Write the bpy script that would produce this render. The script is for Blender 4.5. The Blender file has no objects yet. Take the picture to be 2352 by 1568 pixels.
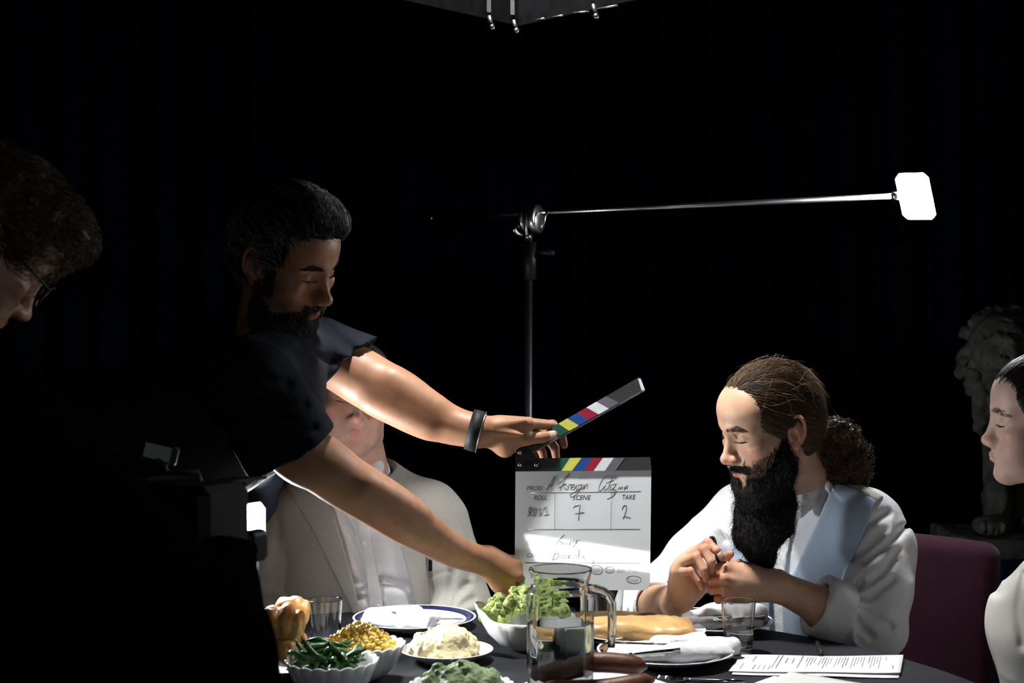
import bpy, math, random
import numpy as np
from mathutils import Matrix, Vector, Euler

# ---------------------------------------------------------------- camera, world, lamps, exposure
F = 3267.0          # focal length in pixels of a 2352 px wide frame (50 mm on 36 mm)
CH = 1.33           # camera height
scene = bpy.context.scene
col = scene.collection
cam_d = bpy.data.cameras.new('camera'); cam = bpy.data.objects.new('camera', cam_d); col.objects.link(cam)
cam_d.lens = 50; cam_d.sensor_width = 36; cam_d.clip_start = 0.05; cam_d.clip_end = 60
cam.location = (0, 0, CH); cam.rotation_euler = (math.pi/2, 0, 0)
cam_d.dof.use_dof = True; cam_d.dof.focus_distance = 2.80; cam_d.dof.aperture_fstop = 5.0
scene.camera = cam
w = bpy.data.worlds.new('world'); scene.world = w; w.use_nodes = True
w.node_tree.nodes['Background'].inputs[0].default_value = (0, 0, 0, 1)
w.node_tree.nodes['Background'].inputs[1].default_value = 0.0
scene.view_settings.view_transform = 'Standard'; scene.view_settings.look = 'None'
scene.view_settings.exposure = 0.0; scene.view_settings.gamma = 1.0
scene.view_settings.use_curve_mapping = False
scene.cycles.max_bounces = 10; scene.cycles.transmission_bounces = 10; scene.cycles.caustics_reflective = False
scene.cycles.sample_clamp_indirect = 4.0
E_TOP = 1150.0       # emission of the hooded overhead lamp
E_SIDE = 500.0      # the bare panel by the film camera
E_BOOM = 290.0       # the small panel on the boom
E_STRIP = 27.0      # the strip lamp on the photographer's side, mirrored as the glare on the slate
rng = np.random.default_rng(7); random.seed(7)

# ---------------------------------------------------------------- helpers
def A3(*a): return np.array(a, dtype=np.float64)
def px(x, y, Y): return np.array([(x-1176)/F*Y, Y, CH-(y-784)/F*Y])
def s_at(Y): return Y/F
def nrm(v): v = np.asarray(v, float); return v/np.linalg.norm(v)
def ln(p): return np.sqrt(np.einsum('ij,ij->i', p, p))
def eul(a, b, c):
    return np.array(Euler((math.radians(a), math.radians(b), math.radians(c))).to_matrix())

def sph(c, r):
    c = np.asarray(c, np.float32)
    return lambda p: ln(p-c)-r
def ell(c, r, R=None):
    c = np.asarray(c, np.float32); r = np.asarray(r, np.float32)
    Rm = None if R is None else np.asarray(R, np.float32)
    def f(p):
        q = p-c
        if Rm is not None: q = q@Rm
        a = q/r; k0 = ln(a); k1 = ln(a/r)
        return k0*(k0-1)/np.maximum(k1, 1e-6)
    return f
def cap(a, b, ra, rb=None):
    a = np.asarray(a, np.float32); b = np.asarray(b, np.float32); rb = ra if rb is None else rb
    ab = b-a; L = float(ab@ab)+1e-12
    def f(p):
        q = p-a
        t = np.clip((q@ab)/L, 0, 1)
        return ln(q-t[:, None]*ab)-(ra+(rb-ra)*t)
    return f
def rbox(c, h, r, R=None):
    c = np.asarray(c, np.float32); h = np.asarray(h, np.float32)-r
    Rm = None if R is None else np.asarray(R, np.float32)
    def f(p):
        q = p-c
        if Rm is not None: q = q@Rm
        q = np.abs(q)-h
        return ln(np.maximum(q, 0))+np.minimum(q.max(1), 0)-r
    return f
def plane(c, n):
    n = np.asarray(nrm(n), np.float32); o = float(np.dot(n, c))
    return lambda p: p@n-o
def smin(a, b, k):
    if k <= 0: return np.minimum(a, b)
    h = np.maximum(k-np.abs(a-b), 0)/k
    return np.minimum(a, b)-h*h*k*0.25
class SDF:
    def __init__(s): s.ops = []
    def u(s, f, k=0.01): s.ops.append(('u', f, k)); return s
    def s_(s, f, k=0.005): s.ops.append(('s', f, k)); return s
    def i(s, f, k=0.003): s.ops.append(('i', f, k)); return s
    def disp(s, f): s.ops.append(('d', f, 0)); return s
    def chain(s, pts, rad, k=0.01, k0=None):
        for j in range(len(pts)-1):
            s.u(cap(pts[j], pts[j+1], rad[j], rad[j+1]), k if (j or k0 is None) else k0)
        return s
    def limb(s, pts, rad, k=0.006, n=5, k0=None):
        P = np.array(pts, float); r = np.array(rad, float); m = len(P)
        t = np.linspace(0, m-1, (m-1)*n+1); i = np.clip(t.astype(int), 0, m-2); u = t-i
        def cr(a):
            p0, p1, p2, p3 = a[np.clip(i-1, 0, None)], a[i], a[i+1], a[np.clip(i+2, None, m-1)]; w_ = u[:, None] if a.ndim > 1 else u
            return .5*(2*p1+(p2-p0)*w_+(2*p0-5*p1+4*p2-p3)*w_*w_+(3*p1-p0-3*p2+p3)*w_**3)
        return s.chain(list(cr(P)), list(cr(r)), k, k0)
    def __call__(s, p):
        p = np.asarray(p, np.float32); d = np.full(len(p), 10.0, np.float32)
        for m, f, k in s.ops:
            if m == 'u': d = smin(d, f(p), k)
            elif m == 's': d = -smin(-d, f(p), k)
            elif m == 'i': d = -smin(-d, -f(p), k)
            else: d = d-f(p)
        return d
def grad(f, p, e=0.0015):
    g = np.stack([f(p+np.array(v, np.float32)*e)-f(p-np.array(v, np.float32)*e) for v in ((1,0,0),(0,1,0),(0,0,1))], 1)
    return g/np.maximum(ln(g), 1e-9)[:, None]
def net(f, lo, hi, h, c=4, slack=1.35):
    """sparse surface nets: mesh the zero level of f inside a box"""
    lo = np.asarray(lo, float); hi = np.asarray(hi, float); H = c*h
    n = np.ceil((hi-lo)/H).astype(int)+1
    I = np.stack(np.meshgrid(*[np.arange(k) for k in n], indexing='ij'), -1).reshape(-1, 3)
    d = f((lo+(I+0.5-0.5/c)*H).astype(np.float32))
    act = np.abs(d) < H*0.87*slack
    ai = I[act]; base = np.full(len(I), -1, np.int64); base[act] = np.arange(len(ai))*c**3
    loc = np.stack(np.meshgrid(*[np.arange(c)]*3, indexing='ij'), -1).reshape(-1, 3)
    G = (ai[:, None, :]*c+loc[None]).reshape(-1, 3)
    D = f((lo+G*h).astype(np.float32))
    nf = n*c
    def idx(g):
        ok = ((g >= 0) & (g < nf)).all(1); g2 = np.where(ok[:, None], g, 0)
        cc = g2//c; l = g2-cc*c
        b = base[(cc[:, 0]*n[1]+cc[:, 1])*n[2]+cc[:, 2]]
        return np.where(ok & (b >= 0), b+(l[:, 0]*c+l[:, 1])*c+l[:, 2], -1)
    keys = []; pos = []; cnt = 0; quads = []
    E3 = np.eye(3, dtype=int)
    for ax in range(3):
        j = idx(G+E3[ax]); ok = j >= 0
        i0 = np.nonzero(ok)[0]; j = j[ok]
        a, b = D[i0], D[j]; cr = (a < 0) != (b < 0)
        i0, a, b = i0[cr], a[cr], b[cr]
        t = a/(a-b); P = G[i0].astype(float); P[:, ax] += t
        e1, e2 = E3[(ax+1) % 3], E3[(ax+2) % 3]; g = G[i0]
        cells = np.stack([g-e1-e2, g-e2, g, g-e1], 1)
        cells = np.where((a < 0)[:, None, None], cells, cells[:, ::-1])
        keys.append(((cells[..., 0]+2)*(nf[1]+4)+cells[..., 1]+2)*(nf[2]+4)+cells[..., 2]+2)
        pos.append(np.repeat(P[:, None, :], 4, 1))
    keys = np.concatenate(keys); pos = np.concatenate(pos)
    if not len(keys): return np.zeros((0, 3)), np.zeros((0, 4), int)
    uk, inv = np.unique(keys.ravel(), return_inverse=True); inv = inv.ravel()
    cntv = np.bincount(inv, minlength=len(uk)).astype(float)
    pp = pos.reshape(-1, 3)
    vs = np.stack([np.bincount(inv, pp[:, k], len(uk))/cntv for k in range(3)], 1)
    return lo+vs*h, inv.reshape(-1, 4)

_perm = np.random.default_rng(3).random(4096).astype(np.float32)*2-1
def vnoise(p, seed=0):
    p = np.asarray(p, np.float32)+np.float32(seed*17.31+100)
    i = np.floor(p).astype(np.int64); f = p-i; f = f*f*(3-2*f)
    def hsh(x, y, z): return _perm[(x*73856093 ^ y*19349663 ^ z*83492791) & 4095]
    r = 0
    for dx in (0, 1):
        wx = f[:, 0] if dx else 1-f[:, 0]
        for dy in (0, 1):
            wy = f[:, 1] if dy else 1-f[:, 1]
            for dz in (0, 1):
                wz = f[:, 2] if dz else 1-f[:, 2]
                r = r+wx*wy*wz*hsh(i[:, 0]+dx, i[:, 1]+dy, i[:, 2]+dz)
    return r
def to_px(p):
    Y = np.maximum(p[:, 1], 0.05)
    return 1176+F*p[:, 0]/Y, 784-F*(p[:, 2]-CH)/Y, Y
def poly2(pts, x, y):
    """signed distance to a 2D polygon, negative inside"""
    pts = np.asarray(pts, np.float32); d = np.full(len(x), 1e9, np.float32); s = np.zeros(len(x), bool)
    n = len(pts)
    for i in range(n):
        ax, ay = pts[i]; bx, by = pts[(i+1) % n]
        ex, ey = bx-ax, by-ay; wx, wy = x-ax, y-ay
        t = np.clip((wx*ex+wy*ey)/(ex*ex+ey*ey+1e-9), 0, 1)
        d = np.minimum(d, (wx-ex*t)**2+(wy-ey*t)**2)
        c = ((ay > y) != (by > y)) & (x < ex*(y-ay)/(ey if ey else 1e-9)+ax)
        s ^= c
    d = np.sqrt(d)
    return np.where(s, -d, d)
def polypx(pts):
    """region of space that falls inside an outline measured on the photograph, in metres"""
    def f(p):
        x, y, Y = to_px(p)
        return poly2(pts, x, y)*Y/F
    return f

# ---- objects
def tag(o, label=None, cat=None, group=None, kind=None):
    if label: o['label'] = label
    if cat: o['category'] = cat
    if group: o['group'] = group
    if kind: o['kind'] = kind
    return o
def empty(name, loc, label=None, cat=None, group=None, rz=0):
    o = bpy.data.objects.new(name, None); col.objects.link(o); o.location = loc; o.rotation_euler = (0, 0, rz)
    o.empty_display_size = 0.05
    return tag(o, label, cat, group)
def mesh_data(name, v, f, m, smooth=True, cols=None):
    me = bpy.data.meshes.new(name)
    v = np.asarray(v, np.float32)
    if isinstance(f, np.ndarray) and f.ndim == 2:
        nf, k = f.shape
        me.vertices.add(len(v)); me.vertices.foreach_set('co', v.ravel())
        me.loops.add(nf*k); me.loops.foreach_set('vertex_index', f.astype(np.int32).ravel())
        me.polygons.add(nf); me.polygons.foreach_set('loop_start', np.arange(0, nf*k, k, dtype=np.int32))
        me.update(calc_edges=True)
    else:
        me.from_pydata(v.tolist(), [], [list(map(int, q)) for q in f]); me.update()
    me.validate(verbose=False)
    if smooth: me.polygons.foreach_set('use_smooth', np.ones(len(me.polygons), bool))
    if cols is not None:
        at = me.color_attributes.new('Col', 'FLOAT_COLOR', 'POINT')
        c4 = np.ones((len(v), 4), np.float32); c4[:, :3] = cols; at.data.foreach_set('color', c4.ravel())
    if m: me.materials.append(m)
    return me
def mk(name, v, f, m, parent=None, smooth=True, cols=None, loc=None):
    """one mesh object; v in world metres unless local is meant by the parent being at the origin"""
    v = np.asarray(v, float)
    base = np.array(parent.location) if parent is not None else (np.zeros(3) if loc is None else np.asarray(loc, float))
    if parent is not None and parent.parent is not None:
        base = base+np.array(parent.parent.location)
    o = bpy.data.objects.new(name, mesh_data(name, v-base, f, m, smooth, cols)); col.objects.link(o)
    if parent is not None: o.parent = parent
    elif loc is not None: o.location = loc
    return o
def join(*parts):
    vs, fs, n = [], [], 0
    for v, f in parts:
        vs.append(np.asarray(v, float)); fs += [tuple(int(i)+n for i in q) for q in f]; n += len(v)
    return np.concatenate(vs), fs
def joinq(parts):
    vs, fs, n = [], [], 0
    for v, f in parts:
        vs.append(v); fs.append(np.asarray(f)+n); n += len(v)
    return np.concatenate(vs), np.concatenate(fs)
def box(c, h, R=None, bev=0.0):
    c = np.asarray(c, float); h = np.asarray(h, float)
    if bev <= 0:
        v = np.array([[x, y, z] for x in (-1, 1) for y in (-1, 1) for z in (-1, 1)])*h
        f = [(0,1,3,2),(4,6,7,5),(0,4,5,1),(2,3,7,6),(0,2,6,4),(1,5,7,3)]
    else:
        b = min(bev, h.min()*0.99)
        v = []; idx = {}
        for x in (-1, 1):
            for y in (-1, 1):
                for z in (-1, 1):
                    for ax in range(3):
                        q = np.array([x, y, z])*(h-b); q[ax] = (x, y, z)[ax]*h[ax]
                        idx[(x, y, z, ax)] = len(v); v.append(q)
        v = np.array(v); f = []
        def I(s, ax): return idx[(*s, ax)]
        for ax in range(3):
            a1, a2 = (ax+1) % 3, (ax+2) % 3
            for sg in (-1, 1):
                q = []
                for (s1, s2) in ((-1,-1),(1,-1),(1,1),(-1,1)):
                    s = [0, 0, 0]; s[ax] = sg; s[a1] = s1; s[a2] = s2; q.append(I(s, ax))
                f.append(tuple(q if sg > 0 else q[::-1]))
            for s1 in (-1, 1):
                for s2 in (-1, 1):
                    sa = [0,0,0]; sb = [0,0,0]
                    sa[ax] = -1; sb[ax] = 1
                    for s in (sa, sb): s[a1] = s1; s[a2] = s2
                    q = (I(sa, a1), I(sb, a1), I(sb, a2), I(sa, a2))
                    f.append(q if s1*s2 > 0 else q[::-1])
        for x in (-1, 1):
            for y in (-1, 1):
                for z in (-1, 1):
                    q = (I((x,y,z),0), I((x,y,z),1), I((x,y,z),2)); f.append(q if x*y*z > 0 else q[::-1])
    if R is not None: v = v@np.asarray(R).T
    return v+c, f
def frame(t):
    t = nrm(t); u = nrm(np.cross(t, (0, 0, 1) if abs(t[2]) < 0.9 else (1, 0, 0))); return u, np.cross(t, u)
def tube(pts, rad, n=12, caps=True):
    pts = np.asarray(pts, float); k = len(pts)
    rad = np.full(k, rad) if np.isscalar(rad) else np.asarray(rad, float)
    tg = np.gradient(pts, axis=0); u, _ = frame(tg[0]); vs = []; fs = []
    for i in range(k):
        t = nrm(tg[i]); u = nrm(u-t*np.dot(u, t)); w_ = np.cross(t, u)
        a = np.arange(n)*2*math.pi/n
        vs.append(pts[i]+rad[i]*(np.cos(a)[:, None]*u+np.sin(a)[:, None]*w_))
    vs = np.concatenate(vs)
    for i in range(k-1):
        for j in range(n):
            fs.append((i*n+j, i*n+(j+1) % n, (i+1)*n+(j+1) % n, (i+1)*n+j))
    if caps: fs += [tuple(range(n))[::-1], tuple(range((k-1)*n, k*n))]
    return vs, fs
def rod(a, b, r, n=12, r2=None): return tube([a, b], [r, r if r2 is None else r2], n)
def lathe(prof, n=48, c=(0, 0, 0), mod=None, close=False):
    """prof: (radius, z); mod(theta, k, r, z) -> (r, z)"""
    vs = []; fs = []; k = len(prof)
    for i, (r, z) in enumerate(prof):
        for j in range(n):
            th = 2*math.pi*j/n; rr, zz = (r, z) if mod is None else mod(th, i, r, z)
            vs.append((c[0]+rr*math.cos(th), c[1]+rr*math.sin(th), c[2]+zz))
    for i in range(k-1+(1 if close else 0)):
        i2 = (i+1) % k
        for j in range(n):
            fs.append((i*n+j, i*n+(j+1) % n, i2*n+(j+1) % n, i2*n+j))
    if not close:
        for i, rev in ((0, True), (k-1, False)):
            q = tuple(range(i*n, i*n+n)); fs.append(q[::-1] if rev else q)
    return np.array(vs), fs
def support(prof, e=0.0009):
    """extra rings beside every corner of a profile, so that smooth shading stays true"""
    out = [prof[0]]
    for a, b in zip(prof[:-1], prof[1:]):
        L = math.hypot(b[0]-a[0], b[1]-a[1])
        if L > 3*e:
            for t in (e/L, 1-e/L): out.append((a[0]+(b[0]-a[0])*t, a[1]+(b[1]-a[1])*t))
        out.append(b)
    return out
def march(S, x, y, Y0, Y1, n=400):
    """first point of a surface met along one line of sight"""
    Ys = np.linspace(Y0, Y1, n); P = np.array([px(x, y, Y_) for Y_ in Ys]); d = S(P.astype(np.float32)); i = int(np.argmax(d < 0)); return P[i]
def strand_mesh(paths, r0, r1, cols):
    """hair: every path (M,K,3) becomes a thin three-sided tapering tube"""
    Mn, K, _ = paths.shape
    tg = np.gradient(paths, axis=1); tg /= np.maximum(np.linalg.norm(tg, axis=2, keepdims=True), 1e-9)
    ref = np.array([0.31, 0.52, 0.79]); u = np.cross(tg, ref); u /= np.maximum(np.linalg.norm(u, axis=2, keepdims=True), 1e-6)
    v = np.cross(tg, u); r = np.linspace(r0, r1, K)[None, :, None]
    vs = np.stack([paths+r*(math.cos(a)*u+math.sin(a)*v) for a in (0, 2.0944, 4.18879)], 2)
    b = (np.arange(Mn)[:, None]*K+np.arange(K-1)[None])*3
    fs = np.stack([np.stack([b+a, b+(a+1) % 3, b+3+(a+1) % 3, b+3+a], -1) for a in range(3)], 2).reshape(-1, 4)
    return vs.reshape(-1, 3), fs, np.repeat(cols, K*3, 0)
def comb(f, roots, flow, K, step, l0, l1, jit=0.2, curl=0.0, cf=2.0, seed=1):
    """grow strands over the surface f, following flow"""
    r = np.random.default_rng(seed); p = roots.copy(); out = [p]; Mn = len(p)
    jd = r.normal(size=(Mn, 3))*jit
    st = step*(r.uniform(0.6, 1.15, Mn) if np.isscalar(step) else step)
    for i in range(1, K):
        g = grad(f, p.astype(np.float32), 0.003); d = flow(p)+jd
        d = d-g*np.einsum('ij,ij->i', d, g)[:, None]; d /= np.maximum(ln(d), 1e-6)[:, None]
        p = p+d*st[:, None]
        dist = f(p.astype(np.float32)); t = l0+(l1-l0)*i/(K-1)
        p = p-g*np.clip(dist-t, -0.02, 0.02)[:, None]; out.append(p)
    P = np.stack(out, 1)
    if curl > 0:
        ph = r.uniform(0, 6.28, (Mn, 1)); k = np.arange(K)[None]; am = curl*r.uniform(0.4, 1.3, (Mn, 1))*np.minimum(k/3.0, 1)
        fr = cf*r.uniform(0.7, 1.4, (Mn, 1))
        a, b = r.normal(size=(Mn, 3)), r.normal(size=(Mn, 3))
        a /= ln(a)[:, None]; b /= ln(b)[:, None]
        P = P+(am*np.cos(ph+fr*k))[..., None]*a[:, None]+(am*np.sin(ph+fr*k))[..., None]*b[:, None]
    return P
def pick(v, mask, n, seed=1):
    r = np.random.default_rng(seed); i = np.nonzero(mask)[0]
    i = r.choice(i, n, replace=len(i) < n); return v[i]+r.normal(size=(n, 3))*0.0007

# ---- materials
def M(name, c=(0.5, 0.5, 0.5), rough=0.5, metal=0.0, spec=0.5, bump=None, var=None, attr=False, coat=0.0, sheen=0.0,
      emit=0.0, trans=0.0, ior=1.45, sss=0.0, stretch=None, alpha=1.0, coat_ior=1.5):
    m = bpy.data.materials.new(name); m.use_nodes = True; nt = m.node_tree; b = nt.nodes['Principled BSDF']
    N = nt.nodes.new; lk = nt.links.new
    b.inputs['Base Color'].default_value = (*c, 1); b.inputs['Roughness'].default_value = rough
    b.inputs['Metallic'].default_value = metal; b.inputs['Specular IOR Level'].default_value = spec
    b.inputs['IOR'].default_value = ior; b.inputs['Transmission Weight'].default_value = trans
    b.inputs['Coat Weight'].default_value = coat; b.inputs['Sheen Weight'].default_value = sheen
    b.inputs['Alpha'].default_value = alpha
    if coat: b.inputs['Coat Roughness'].default_value = 0.025; b.inputs['Coat IOR'].default_value = coat_ior
    if sss: b.inputs['Subsurface Weight'].default_value = sss; b.inputs['Subsurface Scale'].default_value = 0.008
    if emit:
        b.inputs['Emission Color'].default_value = (*c, 1); b.inputs['Emission Strength'].default_value = emit
    tc = N('ShaderNodeTexCoord')
    src = tc.outputs['Object']
    if stretch:
        mp = N('ShaderNodeMapping'); mp.inputs['Scale'].default_value = stretch; lk(src, mp.inputs[0]); src = mp.outputs[0]
    cout = None
    if attr:
        a = N('ShaderNodeAttribute'); a.attribute_name = 'Col'; cout = a.outputs['Color']; lk(cout, b.inputs['Base Color'])
    if var:
        n = N('ShaderNodeTexNoise'); n.inputs['Scale'].default_value = var[0]; n.inputs['Detail'].default_value = 4; lk(src, n.inputs['Vector'])
        mx = N('ShaderNodeMix'); mx.data_type = 'RGBA'; mx.blend_type = 'MULTIPLY'; mx.inputs[0].default_value = 1.0
        rp = N('ShaderNodeMapRange'); rp.inputs[1].default_value = 0.3; rp.inputs[2].default_value = 0.7
        rp.inputs[3].default_value = 1-var[1]; rp.inputs[4].default_value = 1+var[1]; lk(n.outputs[0], rp.inputs[0])
        if cout: lk(cout, mx.inputs[6])
        else: mx.inputs[6].default_value = (*c, 1)
        lk(rp.outputs[0], mx.inputs[7]); lk(mx.outputs[2], b.inputs['Base Color'])
    if bump:
        n = N('ShaderNodeTexNoise'); n.inputs['Scale'].default_value = bump[0]; n.inputs['Detail'].default_value = bump[2] if len(bump) > 2 else 3
        lk(src, n.inputs['Vector'])
        bp = N('ShaderNodeBump'); bp.inputs['Strength'].default_value = bump[1]; bp.inputs['Distance'].default_value = bump[3] if len(bump) > 3 else 0.002
        lk(n.outputs[0], bp.inputs['Height']); lk(bp.outputs[0], b.inputs['Normal'])
    return m

# ---------------------------------------------------------------- materials
MT = dict(
    floor=M('dark_floor', (0.012, 0.012, 0.014), 0.6, var=(6, 0.3)),
    wall=M('black_wall', (0.004, 0.004, 0.006), 0.9),
    curtain=M('navy_curtain', (0.009, 0.016, 0.036), 0.9, spec=0.05, bump=(400, 0.3), var=(3, 0.25)),
    cloth=M('charcoal_cloth', (0.017, 0.018, 0.022), 0.85, spec=0.15, bump=(900, 0.5, 2, 0.001), var=(30, 0.15)),
    wood=M('dark_wood', (0.05, 0.03, 0.02), 0.5, var=(20, 0.3)),
    steel=M('steel', (0.55, 0.55, 0.55), 0.28, 1.0, var=(40, 0.1)),
    chrome=M('chrome', (0.75, 0.75, 0.76), 0.12, 1.0),
    dsteel=M('dark_steel', (0.10, 0.10, 0.10), 0.4, 0.9, var=(30, 0.2)),
    black=M('black_plastic', (0.006, 0.006, 0.007), 0.5, spec=0.3),
    blackm=M('matte_black_fabric', (0.004, 0.004, 0.0045), 0.95, spec=0.0, var=(40, 0.3)),
    china=M('white_china', (0.78, 0.80, 0.82), 0.18, spec=0.5, var=(9, 0.03)),
    navyrim=M('navy_glaze', (0.008, 0.012, 0.07), 0.2),
    napkin=M('white_napkin', (0.76, 0.77, 0.80), 0.85, spec=0.2, bump=(70, 0.5, 3, 0.004), var=(30, 0.04)),
    paper=M('white_paper', (0.74, 0.75, 0.77), 0.8, spec=0.2, var=(14, 0.03)),
    greypaper=M('grey_paper', (0.44, 0.45, 0.42), 0.85, spec=0.2, var=(14, 0.04)),
    print=M('grey_print', (0.16, 0.16, 0.18), 0.8, spec=0.2),
    glass=M('clear_glass', (0.96, 0.98, 0.97), 0.0, trans=1.0, ior=1.47),
    water=M('water', (0.99, 1.0, 1.0), 0.0, trans=1.0, ior=1.33),
    maroon=M('maroon_upholstery', (0.11, 0.030, 0.056), 0.9, spec=0.2, sheen=0.3, bump=(700, 0.8, 2, 0.002), var=(500, 0.35)),
    navychair=M('blue_cloth', (0.006, 0.03, 0.085), 0.9, spec=0.1, bump=(500, 0.5), var=(9, 0.2)),
    stone=M('grey_stone', (0.115, 0.112, 0.10), 0.85, spec=0.2, bump=(55, 0.7, 6, 0.006), var=(22, 0.45)),
    skin=M('skin', rough=0.48, spec=0.4, attr=True, sss=0.06, bump=(520, 0.22, 3, 0.0012), var=(45, 0.10)),
    hair=M('hair', rough=0.45, spec=0.3, attr=True),
    shirtw=M('white_cotton', (0.74, 0.75, 0.77), 0.85, spec=0.2, bump=(38, 0.55, 4, 0.006), var=(18, 0.03)),
    silk=M('white_satin', (0.72, 0.71, 0.67), 0.45, spec=0.4, bump=(14, 0.4, 2, 0.006), var=(10, 0.03)),
    vest=M('pale_blue_wool', (0.36, 0.45, 0.57), 0.85, spec=0.2, bump=(600, 0.3), var=(300, 0.08)),
    beige=M('beige_lining', (0.55, 0.50, 0.45), 0.8, bump=(300, 0.3), var=(60, 0.05)),
    suit=M('light_grey_suiting', (0.34, 0.33, 0.305), 0.9, spec=0.2, bump=(700, 0.35), var=(240, 0.06)),
    tee=M('black_cotton', (0.0075, 0.0095, 0.0145), 0.85, spec=0.1, sheen=0.0, bump=(45, 0.5, 3, 0.006), var=(20, 0.1)),
    trouser=M('dark_trousers', (0.01, 0.01, 0.013), 0.9, spec=0.1, var=(20, 0.2)),
    leather=M('black_leather', (0.008, 0.009, 0.011), 0.6, spec=0.25, bump=(260, 0.1), var=(60, 0.3)),
    gold=M('gold', (0.8, 0.55, 0.2), 0.25, 1.0),
)
def emitter(name, c, s):
    m = bpy.data.materials.new(name); m.use_nodes = True; nt = m.node_tree; nt.nodes.clear()
    e = nt.nodes.new('ShaderNodeEmission'); o = nt.nodes.new('ShaderNodeOutputMaterial')
    e.inputs[0].default_value = (*c, 1); e.inputs[1].default_value = s; nt.links.new(e.outputs[0], o.inputs[0]); return m

# ---------------------------------------------------------------- the room
def grid_sheet(nx, nz, fn):
    v = np.array([fn(i/(nx-1), k/(nz-1)) for k in range(nz) for i in range(nx)])
    f = [(k*nx+i, k*nx+i+1, (k+1)*nx+i+1, (k+1)*nx+i) for k in range(nz-1) for i in range(nx-1)]
    return v, f
v, f = box((0, 2, -0.05), (4.2, 4.2, 0.05)); tag(mk('floor', v, f, MT['floor'], smooth=False), kind='structure')
v, f = box((0, 2, 3.45), (4.2, 4.2, 0.05)); tag(mk('ceiling', v, f, MT['wall'], smooth=False), kind='structure')
v, f = box((0, 5.75, 1.7), (4.2, 0.05, 1.7)); tag(mk('wall_back', v, f, MT['wall'], smooth=False), kind='structure')
v, f = box((-4.15, 2, 1.7), (0.05, 3.7, 1.7)); tag(mk('wall_left', v, f, MT['wall'], smooth=False), kind='structure')
v, f = box((4.15, 2, 1.7), (0.05, 3.7, 1.7)); tag(mk('wall_right', v, f, MT['wall'], smooth=False), kind='structure')
# curtain rail and the drapes that hang from it
rail = empty('curtain_rail', (0, 5.35, 3.4), 'dark curtain rail holding up the navy drapes', 'rail')
mk('bar', *rod((-3.4, 5.35, 3.36), (3.4, 5.35, 3.36), 0.018), MT['dsteel'], rail)
for x in (-3, 0, 3): mk('bracket', *box((x, 5.35, 3.385), (0.015, 0.02, 0.025)), MT['dsteel'], rail, False)
edges = [-3.3, -1.56, -0.13, 0.37, 1.19, 2.1, 3.3]
names = ['navy black stage curtain behind the dark figure with glasses', 'navy black stage curtain behind the man in the black shirt',
         'narrow navy black stage curtain behind the light stand', 'navy black stage curtain behind the raised slate stick',
         'navy black stage curtain behind the glowing boom lamp', 'navy black stage curtain behind the stone lion']
for i in range(6):
    x0, x1 = edges[i]-0.03, edges[i+1]+0.03; nfold = max(4, int((x1-x0)/0.17)); ph = rng.uniform(0, 6)
    amp = rng.uniform(0.7, 1.3, nfold+2)
    def drape(u, t, x0=x0, x1=x1, nfold=nfold, ph=ph, amp=amp, i=i):
        a = amp[int(u*nfold)]
        y = 5.35+(i % 2)*0.06+0.045*math.sin(u*nfold*2*math.pi+ph)*(0.7+0.5*(1-t))+0.02*math.sin(u*31+t*2+ph)
        return (x0+(x1-x0)*u+0.015*math.sin(u*nfold*4*math.pi), y, 0.01+3.33*t)
    v, f = grid_sheet(nfold*12+1, 14, drape)
    v2 = v+np.array([0, 0.006, 0]); n = len(v)
    o = mk('stage_curtain', v, f, MT['curtain'], loc=None)
    md = o.modifiers.new('thick', 'SOLIDIFY'); md.thickness = 0.004
    tag(o, names[i], 'curtain', 'stage curtains along the back')

# ---------------------------------------------------------------- table under its cloth
TZ = 0.75; TC = np.array([-0.08, 2.2]); TR = 0.90
tb = empty('round_table', (TC[0], TC[1], 0), 'round banquet table hidden under the charcoal cloth', 'table')
mk('tabletop', *lathe([(0.0, TZ-0.034), (TR-0.02, TZ-0.034), (TR-0.012, TZ-0.02), (TR-0.02, TZ-0.004), (0.0, TZ-0.004)], 64, (TC[0], TC[1], 0)), MT['wood'], tb, False)
for a in (45, 135, 225, 315):
    c = np.array([TC[0]+0.55*math.cos(math.radians(a)), TC[1]+0.55*math.sin(math.radians(a)), 0])
    mk('leg', *rod(c+A3(0, 0, 0), c+A3(0, 0, TZ-0.03), 0.02), MT['dsteel'], tb)
nr, na = 12, 240; vs = []; fs = []
rings = [(0.0, 0), (0.3, 0), (0.6, 0), (0.8, 0), (0.87, 0), (0.895, 0), (0.906, -0.004), (0.912, -0.012), (0.915, -0.03), (0.918, -0.06), (0.921, -0.10), (0.925, -0.14)]
for k, (r, dz) in enumerate(rings):
    for j in range(na):
        th = 2*math.pi*j/na; fold = max(0, -dz)*0.2*(1+math.sin(th*19+1.1*math.sin(th*3)))
        wv = 0.0006*math.sin(9*th+r*30)+0.0008*math.sin(r*60+th*2) if k < 6 else 0
        vs.append((TC[0]+(r+fold)*math.cos(th), TC[1]+(r+fold)*math.sin(th), TZ-0.0012+dz+max(0, wv)))
for k in range(nr-1):
    for j in range(na): fs.append((k*na+j, k*na+(j+1) % na, (k+1)*na+(j+1) % na, (k+1)*na+j))
tag(mk('tablecloth', np.array(vs)-A3(0, 0, 0), fs, MT['cloth'], loc=(TC[0], TC[1], TZ)), 'charcoal grey cloth covering the round dinner table', 'tablecloth')

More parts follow.
